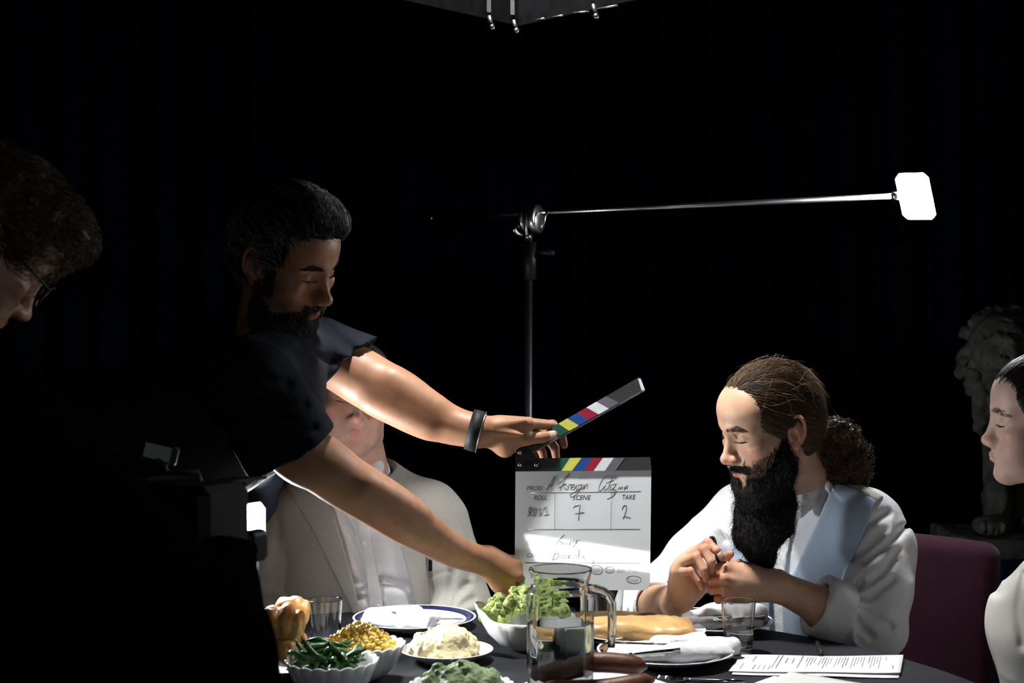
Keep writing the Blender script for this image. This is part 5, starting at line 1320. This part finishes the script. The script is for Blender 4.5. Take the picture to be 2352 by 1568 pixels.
# the strip lamp behind the photographer: it is what glares off the slate
YST = -0.7
def mirror(x, y, Yl):
    p = bp(x, y); d = nrm(p-CAM); r = d-2*np.dot(d, SN)*SN; return p+r*((Yl-p[1])/r[1])
qd = [mirror(1205, 1226, YST), mirror(1500, 1269, YST), mirror(1500, 1310, YST), mirror(1232, 1284, YST)]
cq = np.mean(qd, 0)
sp = empty('strip_lamp_offscreen', (cq[0], YST, 0), 'long strip lamp on a stand, seen only as the glare across the slate', 'lamp')
vq = np.array(qd+[q+A3(0, -.03, 0) for q in qd])
mk('diffuser_offscreen', vq, [(0,1,2,3), (7,6,5,4), (0,4,5,1), (1,5,6,2), (2,6,7,3), (3,7,4,0)], emitter('strip_glow', (.95, .98, 1), E_STRIP), sp, False)
vb = np.array([cq+(q-cq)*1.06+A3(0, -.031, 0) for q in qd]+[cq+(q-cq)*.9+A3(0, -.12, 0) for q in qd])
mk('housing', vb, [(0,1,2,3), (7,6,5,4), (0,4,5,1), (1,5,6,2), (2,6,7,3), (3,7,4,0)], MT['black'], sp, False)
mk('stand', *rod((cq[0], YST-.08, .3), (cq[0], YST-.08, cq[2]), .012), MT['dsteel'], sp)
for a in (30, 150, 270):
    d = A3(math.cos(math.radians(a)), math.sin(math.radians(a)), 0); mk('leg', *rod(A3(cq[0], YST-.08, .5)+d*.01, A3(cq[0], YST-.08, .01)+d*.4, .009), MT['dsteel'], sp)

# ---------------------------------------------------------------- tableware
def tp_(x, y, z=TZ):
    Y = (CH-z)*F/(y-784); return A3((x-1176)/F*Y, Y, z)
def at(x, Y, z=TZ): return A3((x-1176)/F*Y, Y, z)
def bowl(c, R_, H, label, flutes=20, amp=.035, wav=.004, spiral=0.0, tip=None, group='white serving bowls'):
    prof = [(1e-4, .0), (.40*R_, 0), (.44*R_, .004), (.62*R_, .18*H), (.80*R_, .45*H), (.93*R_, .76*H), (R_, H), (R_-.0025, H+.0012), (R_-.005, H-.001), (.90*R_, .76*H), (.75*R_, .45*H), (.52*R_, .16*H), (.3*R_, .10*H), (1e-4, .09*H)]
    def mod(th, i, r, z):
        k = min(1, z/H*1.4) if 0 < i < 12 else 0
        ph = th*flutes/2+spiral*z/H
        r2 = r*(1+amp*k*(abs(math.sin(ph))-.6)); z2 = z+(wav*abs(math.sin(ph)) if 5 <= i <= 8 else 0)
        if tip is not None and i >= 4 and i <= 9:
            g = math.exp(-((math.cos(th-tip)-1)/.18)**2); z2 += .022*g*(z/H)**3; r2 += .010*g*(z/H)**2
        return r2, z2
    v, f = lathe(prof, flutes*12, c, mod)
    return tag(mk('serving_bowl', v, f, MT['china'], loc=c), label, 'bowl', group)
def plate(c, R_, label, rim=None, group='dinner plates', H=.020):
    prof = [(1e-4, .0), (.55*R_, 0), (.58*R_, .003), (.75*R_, .008), (R_, H), (R_+.0006, H+.001), (R_-.001, H+.0018), (.74*R_, .012), (.64*R_, .0075), (1e-4, .0068)]
    o = tag(mk('plate', *lathe(support(prof, .0012), 96, c), MT['china'], loc=c), label, 'plate', group)
    if rim:
        def zt(r): return np.interp(r, [.64*R_, .74*R_, R_-.001], [.0075, .012, H+.0018])+.0004
        a, b = .84*R_, .965*R_
        mk('rim_band', *lathe([(a, zt(a)-.0005), (a, zt(a)), (b, zt(b)), (b, zt(b)-.0005)], 96, c, close=True), MT[rim], o)
    return o
# corn in a fluted bowl
cb = at(828, 2.45); bowl(cb, .077, .058, 'fluted white bowl heaped with sweetcorn')
def blob(n1=6, n2=4):
    v, f = lathe([(max(1e-3, math.sin(math.pi*k/n2)), -math.cos(math.pi*k/n2)) for k in range(n2+1)], n1); return v, f
kv, kf = blob(7, 5); kq = [q for q in kf if len(q) == 4]
vs = []; fs = []; cs = []; n0 = 0; r_ = np.random.default_rng(31)
for i in range(430):
    t = math.sqrt(r_.random()); a = r_.uniform(0, 6.283); rr = t*.064
    z = .046+.042*(1-t**2.2)+r_.uniform(-.003, .004)+.004*math.sin(a*3+t*7)
    R_ = np.array(Euler(tuple(r_.uniform(0, 6.28, 3))).to_matrix()); sc = r_.uniform(.85, 1.15)
    v = kv*np.array([.0043, .0036, .0052])*sc; v[:, 0] *= 1+.35*(v[:, 2]/.0052); vs.append(v@R_.T+cb+A3(rr*math.cos(a), rr*math.sin(a), z)); fs.append(np.array(kq)+n0); n0 += len(v)
    c = np.array([.86, .58, .085])*r_.uniform(.8, 1.12)+A3(.05, .09, .10)*r_.random(); cs.append(np.repeat(c[None], len(v), 0))
MT['corn'] = M('sweetcorn', rough=.3, attr=True, sss=.1); o = mk('sweetcorn', np.concatenate(vs), np.concatenate(fs), MT['corn'], cols=np.clip(np.concatenate(cs), 0, 1), loc=cb)
tag(o, 'heap of yellow sweetcorn kernels in the fluted bowl', 'sweetcorn', kind='stuff')
# green beans
bb = at(762, 2.314); bowl(bb, .076, .060, 'fluted white bowl piled with green beans')
MT['bean'] = M('green_bean', (.024, .092, .020), .3, spec=.6, var=(70, .35), bump=(120, .2))
bm = []
for k in range(5):
    L = r_.uniform(.062, .090); b = r_.uniform(-.016, .016); t = np.linspace(-1, 1, 9)
    pts = np.stack([t*L/2, b*(1-t*t), .004*np.sin(t*3+k)], 1); rad = .0056*np.array([.25, .7, .95, 1, 1.02, 1, .95, .7, .22])
    v, f = tube(pts, rad, 8); bm.append(mesh_data('green_bean', v, f, MT['bean']))
for i in range(46):
    a = r_.uniform(0, 6.283); lay = i/46; t = math.sqrt(r_.random())*(.030+.016*lay)
    o = bpy.data.objects.new('green_bean', bm[i % 5]); col.objects.link(o)
    o.location = tuple(bb+A3(t*math.cos(a), t*math.sin(a), .046+.036*lay*(1-(t/.075)**2)+.004))
    o.rotation_euler = (r_.uniform(-.5, .5), r_.uniform(-.25, .25)-.75*lay*r_.uniform(-.4, 1), a+r_.uniform(-.9, .9) if lay > .4 else r_.uniform(0, 6.28))
    tag(o, 'glossy dark green bean in the pile in the fluted bowl', 'green bean', 'green beans in the fluted bowl')
# mashed potato on an oval plate
pp = at(1026, 2.59); o = plate(pp, .0845, 'white plate under the mashed potato', group='serving plates')
def mound(c, rx, ry, h, m, label, name, cat, seed, rough=1.0, vox=.0024):
    S = SDF(); S.u(ell(c, (rx, ry, h)), 0); S.u(ell(c+A3(.01, -.01, 0), (rx*.7, ry*.7, h*1.12)), .01).i(plane(c+A3(0, 0, .004), (0, 0, -1)))
    S.disp(lambda p: rough*(.006*vnoise(p*45, seed)+.0035*vnoise(p*120, seed+1)+.0018*vnoise(p*280, seed+2)))
    v, q = net(S, *bounds([c+A3(-rx, -ry, 0), c+A3(rx, ry, h*1.15)], .015), vox, slack=2.2)
    return tag(mk(name, v, q, m, loc=c), label, cat, kind='stuff')
MT['mash'] = M('mashed_potato', (.80, .70, .42), .6, spec=.3, bump=(260, .6, 4, .003), var=(60, .08), sss=.08)
MT['peas'] = M('mushy_peas', (.20, .28, .135), .5, spec=.4, bump=(260, .8, 4, .003), var=(90, .25))
mound(pp+A3(-.006, 0, .008), .068, .060, .052, MT['mash'], 'mound of creamy mashed potato on a white plate', 'mashed_potato', 'mashed potato', 3)
pb = at(1060, 2.18); bowl(pb, .080, .052, 'white bowl under the mound of mushy peas')
mound(pb+A3(0, 0, .042), .063, .063, .045, MT['peas'], 'rough mound of mushy green peas in a bowl', 'mushy_peas', 'mushy peas', 7, 1.3)
# broccoli in the spiral-ribbed bowl
gb = at(1216, 2.69); bowl(gb, .094, .060, 'leaf-shaped white bowl with spiral ribs holding broccoli', flutes=14, amp=.045, wav=.001, spiral=2.6, tip=math.pi)
MT['floret'] = M('broccoli', (.245, .315, .09), .55, spec=.4, bump=(180, .8, 4, .004), var=(60, .45)); MT['stalk'] = M('broccoli_stalk', (.42, .52, .16), .5, var=(30, .15))
fv = []
for k in range(3):
    S = SDF(); S.u(sph((0, 0, .006), .013), 0)
    for j in range(16):
        d = nrm(r_.normal(size=3)+A3(0, 0, .7)); S.u(sph(d*.014+A3(0, 0, .006), r_.uniform(.005, .0085)), .002)
    S.disp(lambda p: .0018*vnoise(p*260, 4+k)+.0012*vnoise(p*520, 9)); v, q = net(S, (-.032, -.032, -.025), (.032, .032, .036), .0017, slack=2)
    cme = mesh_data('crown', v, q, MT['floret'])
    v, f = tube([A3(0, 0, -.026), A3(.001, 0, -.012), A3(0, 0, .002)], [.0055, .0062, .009], 10); sme = mesh_data('stalk', v, f, MT['stalk']); fv.append((cme, sme))
spots = [(1128, -.02, .066), (1150, -.035, .074), (1172, -.03, .084), (1196, -.035, .088), (1220, -.03, .084), (1246, -.035, .078), (1150, .02, .082), (1180, .025, .092), (1208, .02, .096), (1236, .025, .090), (1266, 0, .078), (1290, -.01, .068), (1140, 0, .072), (1262, .04, .076)]
for i, (x, dy, z) in enumerate(spots):
    e = empty('broccoli_floret', tuple(at(x, 2.69+dy, TZ+z-.004)), 'bright green broccoli floret heaped in the ribbed bowl', 'broccoli', 'broccoli florets in the ribbed bowl')
    e.rotation_euler = tuple(r_.uniform(-.7, .7, 2))+(r_.uniform(0, 6),)
    for nm, me in zip(('crown', 'stalk'), fv[i % 3]):
        o = bpy.data.objects.new(nm, me); col.objects.link(o); o.parent = e
# bread rolls
MT['bread'] = M('bread_crust', rough=.38, spec=.5, attr=True, bump=(45, .35, 4, .004), var=(24, .12), coat=.12)
rp = at(655, 2.47); plate(rp, .075, 'small white plate under the bread rolls', group='serving plates')
def roll(lobes, label, dark=0.5, seed=1):
    S = SDF(); cs = []
    for (x, y, Y, rx, ry, rz, rot) in lobes:
        c = px(x, y, Y); cs.append(c); S.u(ell(c, (rx, ry, rz), eul(*rot)), .0035)
    S.disp(lambda p: .0032*vnoise(p*48, seed)+.0012*vnoise(p*130, seed)); c = cs[0]
    v, q = net(S, *bounds(cs, .06), .0024)
    lo, hi = v[:, 2].min(), v[:, 2].max(); top = np.clip((v[:, 2]-lo)/(hi-lo), 0, 1)[:, None]; n = (vnoise(v*26, seed)[:, None]+1)/2
    
    cols = A3(.68, .44, .19)*(1-top)+A3(.60, .31, .09)*top; k = np.clip(n*1.8-.45, 0, 1)*np.clip(top*2-.6, 0, 1)*dark; cols = cols*(1-k)+A3(.27, .085, .02)*k
    return tag(mk('bread_roll', v, q, MT['bread'], cols=cols, loc=tuple(c)), label, 'bread roll', 'bread rolls on the small plate')
roll([(656, 1404, 2.53, .020, .032, .024, (0, -5, 20)), (678, 1402, 2.53, .018, .032, .025, (0, 8, 20)), (694, 1416, 2.52, .012, .026, .028, (0, 20, 10))], 'pale golden bread roll at the back of the heap', .15, 3)
roll([(634, 1434, 2.45, .021, .034, .033, (0, -20, 0)), (658, 1432, 2.45, .017, .036, .037, (0, 4, 0)), (679, 1440, 2.455, .015, .033, .034, (0, 16, 0))], 'shiny browned bread roll on top of the heap', 1.0, 5)
roll([(676, 1484, 2.475, .022, .030, .030, (0, 35, 0)), (690, 1496, 2.47, .014, .024, .024, (0, 35, 0))], 'torn bread roll lying under the browned one', .5, 7)
roll([(648, 1492, 2.43, .026, .030, .022, (0, 15, 30)), (660, 1506, 2.42, .022, .026, .018, (0, 0, 0))], 'small bread roll at the foot of the heap beside the beans', .3, 9)
# pastry on a round plate
pt = at(1466, 2.775); plate(pt, .131, 'plain white plate under the long golden pastry')
S = SDF(); pc = at(1455, 2.74, TZ+.026); Rp = eul(0, 1.5, -3)
S.u(rbox(pc, (.117, .055, .017), .014, Rp), 0); S.u(ell(pc+A3(-.01, .01, .006), (.105, .05, .020), Rp), .02)
S.disp(lambda p: .004*vnoise(p*np.array([18, 30, 30], np.float32), 4)+.0016*vnoise(p*80, 5)+.002*vnoise(p*np.array([30, 30, 160], np.float32), 6)*(np.abs(p[:, 2]-pc[2]+.006) < .012))
v, q = net(S, *bounds([pc-A3(.13, .07, .03), pc+A3(.13, .07, .035)], .01), .0026, slack=2)
e1 = np.clip((v[:, 0]-pc[0]-.088)/.02, 0, 1)[:, None]; nn_ = (vnoise(v*35, 8)[:, None]+1)/2
cols = A3(.60, .37, .15)*(.75+.4*nn_); k = np.clip(e1*nn_, 0, 1); cols = cols*(1-k)+A3(.42, .15, .025)*k
tag(mk('pastry', v, q, MT['bread'], cols=cols, loc=tuple(pc)), 'long golden pastry lying on the plain white plate', 'pastry')
# place settings
def napkin(name_label, c, L, W, H, rz, seed, folds):
    R_ = eul(0, 0, rz); S = SDF(); S.u(rbox(c+A3(0, 0, H*.5), (L, W, H*.5), H*.48, R_), 0)
    for (a, b, ra, rb) in folds: S.u(cap(c+R_@A3(*a), c+R_@A3(*b), ra, rb), .012)
    S.disp(lambda p: .0035*vnoise(p*np.array([26, 26, 10], np.float32), seed)+.0012*vnoise(p*60, seed+1))
    ln_ = np.linspace(-W, W, 4)[1:-1]
    for y in ln_: S.s_(cap(c+R_@A3(-L, y, H*1.05), c+R_@A3(L*.75, y+.006, H*1.15), .0026, .0036), .003)
    v, q = net(S, *bounds([c-A3(L, L, .004), c+A3(L, L, H*3)], .02), .0026, slack=2.2)
    return tag(mk('napkin', v, q, MT['napkin'], loc=tuple(c)), name_label, 'napkin', 'folded white napkins')
def knife(a, b, up, label):
    a, b = np.asarray(a), np.asarray(b); d = nrm(b-a); L = np.linalg.norm(b-a); s = nrm(np.cross(d, (0, 0, 1)))
    o = empty('table_knife', tuple(a), label, 'knife', 'table knives')
    v, f = tube([a, a+d*L*.2, a+d*L*.42], [.0052, .0058, .0042], 10); v = v-(v-a)*np.array([0, 0, 1])*.4+A3(0, 0, -.001); mk('handle', v, f, MT['chrome'], o)
    w_ = .0085; P = [a+d*L*.40-s*.004, a+d*L*.44-s*w_, a+d*L*.92-s*w_, b+s*.001, a+d*L*.9+s*.006, a+d*L*.40+s*.004]; n = len(P); P2 = [q+A3(0, 0, .0013) for q in P]
    mk('blade', P+P2, [tuple(range(n))[::-1], tuple(range(n, 2*n))]+[(i, (i+1) % n, (i+1) % n+n, i+n) for i in range(n)], MT['chrome'], o, False); return o
def fork(a, b, label):
    a, b = np.asarray(a), np.asarray(b); d = nrm(b-a); L = np.linalg.norm(b-a); s = nrm(np.cross(d, (0, 0, 1)))
    o = empty('table_fork', tuple(a), label, 'fork', 'table forks')
    mk('handle', *tube([a, a+d*L*.3, a+d*L*.62, a+d*L*.70], [.0045, .004, .0026, .004], 10), MT['chrome'], o)
    mk('neck', *box(a+d*L*.745, (.010, .009, .0011), np.stack([s, d, A3(0, 0, 1)], 1)), MT['chrome'], o, False)
    for k in (-1.5, -.5, .5, 1.5): mk('tine', *tube([a+d*L*.77+s*k*.0052, a+d*L*.9+s*k*.0055+A3(0, 0, .002), b+s*k*.0055+A3(0, 0, .003)], [.0015, .0014, .0006], 8), MT['chrome'], o)
    return o
p1 = at(952, 2.895); plate(p1, .125, 'blue-rimmed plate in front of the grey suit', 'navyrim')
napkin('folded white napkin on the plate before the grey suit', p1+A3(-.025, -.03, .012), .075, .042, .020, -14, 5, [((-.06, -.01, .016), (.03, .012, .024), .017, .012), ((.02, -.03, .01), (.07, -.02, .008), .011, .006)])
knife(p1+A3(.005, -.065, .026), p1+A3(.10, -.01, .017), 0, 'silver knife on the napkin before the grey suit')
p2 = at(1636, 2.868); plate(p2, .122, 'blue-rimmed plate in front of the bearded man', 'navyrim')
napkin('folded white napkin on the plate before the bearded man', p2+A3(.0, .0, .012), .095, .045, .012, 4, 9, [((.0, .01, .022), (.090, -.005, .018), .018, .022), ((-.06, .02, .01), (.02, .02, .02), .008, .016), ((-.08, -.03, .008), (-.01, -.04, .008), .009, .012)])
knife(p2+A3(-.10, -.035, .021), p2+A3(.05, .0, .030), 0, 'silver knife tucked in the napkin before the bearded man')
fork(p2+A3(.10, -.03, .030), p2+A3(-.02, -.05, .026), 'silver fork tucked in the napkin before the bearded man')
p3 = at(1528, 2.585); plate(p3, .124, 'silver-rimmed plate between the sausages and the script', 'chrome')
napkin('folded white napkin on the silver-rimmed plate', p3+A3(.01, -.005, .012), .105, .048, .014, 6, 13, [((.06, .0, .016), (.112, -.002, .014), .018, .017), ((-.02, .03, .014), (.06, .03, .02), .012, .016), ((-.11, -.02, .01), (.0, -.035, .012), .010, .014), ((.0, -.035, .012), (.09, -.03, .014), .014, .016)])
knife(p3+A3(.06, -.022, .033), p3+A3(-.125, .012, .030), 0, 'silver knife across the napkin on the silver-rimmed plate')
fork(p3+A3(.02, -.055, .031), p3+A3(-.11, -.075, .024), 'silver fork beside the napkin on the silver-rimmed plate')
fork(tp_(1680, 1565)+A3(.02, -.02, .004), tp_(1512, 1560)+A3(0, 0, .002), 'silver fork lying on the cloth by the sausages')
# sausages
sp_ = at(1372, 2.27); plate(sp_, .130, 'white plate under the brown sausages')
MT['sausage'] = M('browned_sausage', (.085, .030, .014), .45, spec=.35, var=(26, .5), bump=(90, .3, 4, .003))
for i, (x0, y0, x1, y1, Y0, Y1, lab) in enumerate(((1236, 1551, 1488, 1532, 2.30, 2.30, 'upper browned sausage on the heap'), (1240, 1580, 1504, 1560, 2.235, 2.245, 'browned sausage lying at the front of the heap'), (1250, 1592, 1490, 1592, 2.32, 2.32, 'browned sausage at the bottom of the heap behind the others'))):
    a, b = px(x0, y0, Y0), px(x1, y1, Y1); t = np.linspace(0, 1, 15)[:, None]; P = a+(b-a)*t+A3(0, .012, .012)*np.sin(t*math.pi)*(1, -.6, .3)[i]
    rad = .0160*np.sqrt(np.clip(1-np.abs(np.linspace(-1, 1, 15))**7, .02, 1)); v, f = tube(P, rad, 18)
    tag(mk('sausage', v, f, MT['sausage'], loc=tuple(a)), lab, 'sausage', 'sausages on the white plate')
# drinking glasses and the water jug
def glass(c, label, fill=0.0):
    H = .098; o = empty('drinking_glass', tuple(c), label, 'glass', 'straight drinking glasses')
    prof = [(1e-4, 0), (.0245, 0), (.0258, .002), (.0290, .05), (.0325, H-.001), (.0320, H), (.0305, H-.001), (.0270, .05), (.0243, .012), (.020, .0095), (1e-4, .009)]
    mk('glass_wall', *lathe(support(prof, .0006), 64, c+A3(0, 0, .0006)), MT['glass'], o)
    if fill:
        ri = np.interp(fill, [.012, .05, H], [.0243, .0270, .0305]); mk('water', *lathe(support([(1e-4, .0092), (.0205, .0096), (.0245, .0122), (ri+.0002, fill), (1e-4, fill)], .0006), 64, c+A3(0, 0, .0006)), MT['water'], o)
    return o
glass(at(747, 2.66), 'empty straight glass between the bread and the sweetcorn')
glass(at(1398, 2.87), 'straight glass standing behind the jug under the slate')
glass(at(1696, 2.655), 'half-full straight glass beside the printed script', .046)
jc = at(1287, 2.29); jug = empty('water_jug', tuple(jc), 'eight-sided clear glass water jug with an open handle', 'jug')
jc = jc+A3(0, 0, .0006)
def oct_(th, i, r, z):
    k = 1.0 if .004 < z < .178 else 0.0
    if r < .02: k = 0
    a = (th % (math.pi/4))-math.pi/8
    return (r*(1-k)+k*r*1.0*(.35+.65*math.cos(math.pi/8)/math.cos(a))*1.02, z)
prof = [(1e-4, 0), (.046, 0), (.050, .003), (.0520, .010), (.0530, .09), (.0535, .170), (.0530, .177), (.0475, .186), (.0460, .190), (.0480, .200), (.0515, .213), (.0508, .2145), (.0495, .213), (.0455, .200), (.0435, .190), (.0450, .185), (.0490, .176), (.0492, .170), (.0488, .09), (.0480, .014), (.040, .010), (1e-4, .0095)]
mk('body', *lathe(support(prof, .0008), 96, jc, oct_), MT['glass'], jug)
wl = .128; mk('water', *lathe(support([(1e-4, .0097), (.0402, .0102), (.0483, .0142), (.0490, .06), (.0492, wl), (1e-4, wl)], .0008), 96, jc, oct_), MT['water'], jug)
hx = lambda x, y: px(x, y, 2.27)
mk('handle', *tube([hx(1350, 1352), hx(1366, 1352), hx(1384, 1357), hx(1398, 1368), hx(1405, 1386), hx(1406, 1420), hx(1405, 1455), hx(1404, 1486)], [.008, .0078, .0076, .0074, .0072, .0070, .0066, .0058], 16), MT['glass'], jug)
# the script, pens and papers
def sheet(name, cs, z, m, label, cat, group=None, n=14, curl=.0, thick=.0006):
    cs = [np.asarray(c) for c in cs]; vs = []
    for j in range(n):
        for i in range(n):
            u, t = i/(n-1), j/(n-1); p = (cs[0]*(1-u)+cs[1]*u)*(1-t)+(cs[3]*(1-u)+cs[2]*u)*t; vs.append((p[0], p[1], z+curl*(u**4)*(1-.5*t)+.0006*math.sin(u*9+t*3)))
    o = mk(name, vs, [(j*n+i, j*n+i+1, (j+1)*n+i+1, (j+1)*n+i) for j in range(n-1) for i in range(n-1)], m, loc=tuple((cs[0]+cs[2])/2)); md = o.modifiers.new('t', 'SOLIDIFY'); md.thickness = thick; md.offset = 1
    return tag(o, label, cat, group)
q1 = [tp_(1704, 1508), tp_(2075, 1514), tp_(2068, 1552), tp_(1674, 1546)]
sheet('paper_sheet', [tp_(1708, 1511), tp_(2074, 1519), tp_(2064, 1558), tp_(1680, 1550)], TZ+.0015, MT['paper'], 'lower white sheet under the printed script page', 'paper', 'script pages')
sc_ = sheet('script_page', q1, TZ+.0042, MT['paper'], 'printed white script page in front of the bearded man', 'paper', 'script pages', curl=.004)
pr = []
def on(u, t): p = (q1[0]*(1-u)+q1[1]*u)*(1-t)+(q1[3]*(1-u)+q1[2]*u)*t; return A3(p[0], p[1], TZ+.0042+.004*(u**4)*(1-.5*t)+.0006*math.sin(u*9+t*3)+.0010)
for u, a, b in [(.055, .55, .9), (.10, .1, .45), (.13, .62, .9), (.16, .62, .9), (.19, .62, .9), (.22, .62, .9), (.235, .05, .8), (.26, .05, .8), (.30, .2, .5), (.34, .2, .5), (.385, .04, .8)]+[(.42+.0165*k, .10, .45+.4*((k*37) % 10)/10) for k in range(28) if k % 6 != 4]+[(.90, .1, .35), (.95, .6, .8)]:
    p0, p1_ = on(u, a), on(u+.0*b, b); w_ = nrm(np.cross(p1_-p0, (0, 0, 1)))*(.00050 if (u*977) % 1 > .2 else .0008); n = 5; P = []
    for k in range(n+1): q = p0+(p1_-p0)*k/n; q[2] = on(u, a+(b-a)*k/n)[2]; P += [q-w_, q+w_]
    pr.append((P, [(2*k, 2*k+1, 2*k+3, 2*k+2) for k in range(n)]))
v, f = join(*pr); mk('print_lines', v, f, MT['print'], sc_, False)
a0 = tp_(1815, 1541, TZ+.012)
sheet('grey_card', [a0, a0+A3(.17, -.13, 0), a0+A3(.04, -.30, 0), a0+A3(-.13, -.17, 0)], TZ+.011, MT['greypaper'], 'plain pale grey card lying over the edge of the script', 'card', thick=.002)
sheet('paper_sheet', [a0+A3(-.03, -.01, 0), a0+A3(.15, -.15, 0), a0+A3(.02, -.31, 0), a0+A3(-.16, -.17, 0)], TZ+.006, MT['paper'], 'white sheet sticking out from under the pale grey card', 'paper', thick=.003)
def pen(a, b, label, rad=.0048):
    a, b = np.asarray(a), np.asarray(b); d = b-a; o = empty('pen', tuple(a), label, 'pen', 'black pens')
    mk('barrel', *tube([a, a+d*.03, a+d*.5, a+d*.94, b], [rad*.7, rad, rad, rad*.8, rad*.25], 14), MT['black'], o)
    mk('cap', *tube([a-d*.01, a+d*.02, a+d*.36, a+d*.38], [rad*.8, rad*1.15, rad*1.15, rad], 14), MT['black'], o)
    s = nrm(np.cross(d, (1, 0, 0)) if abs(d[0]) < abs(d[1]) else np.cross(d, (0, 1, 0))); s = s if s[2] > 0 else -s
    mk('clip', *tube([a+d*.02+s*rad*1.2, a+d*.1+s*rad*1.5, a+d*.33+s*rad*1.25], .0012, 8), MT['dsteel'], o); return o
pen(tp_(1886, 1504, TZ+.006), tp_(1877, 1474, TZ+.006), 'black pen lying on the cloth behind the script')
pen(px(1634, 1232, 2.795), px(1660, 1322, 2.795), 'black pen held between the hands of the bearded man', .0042)
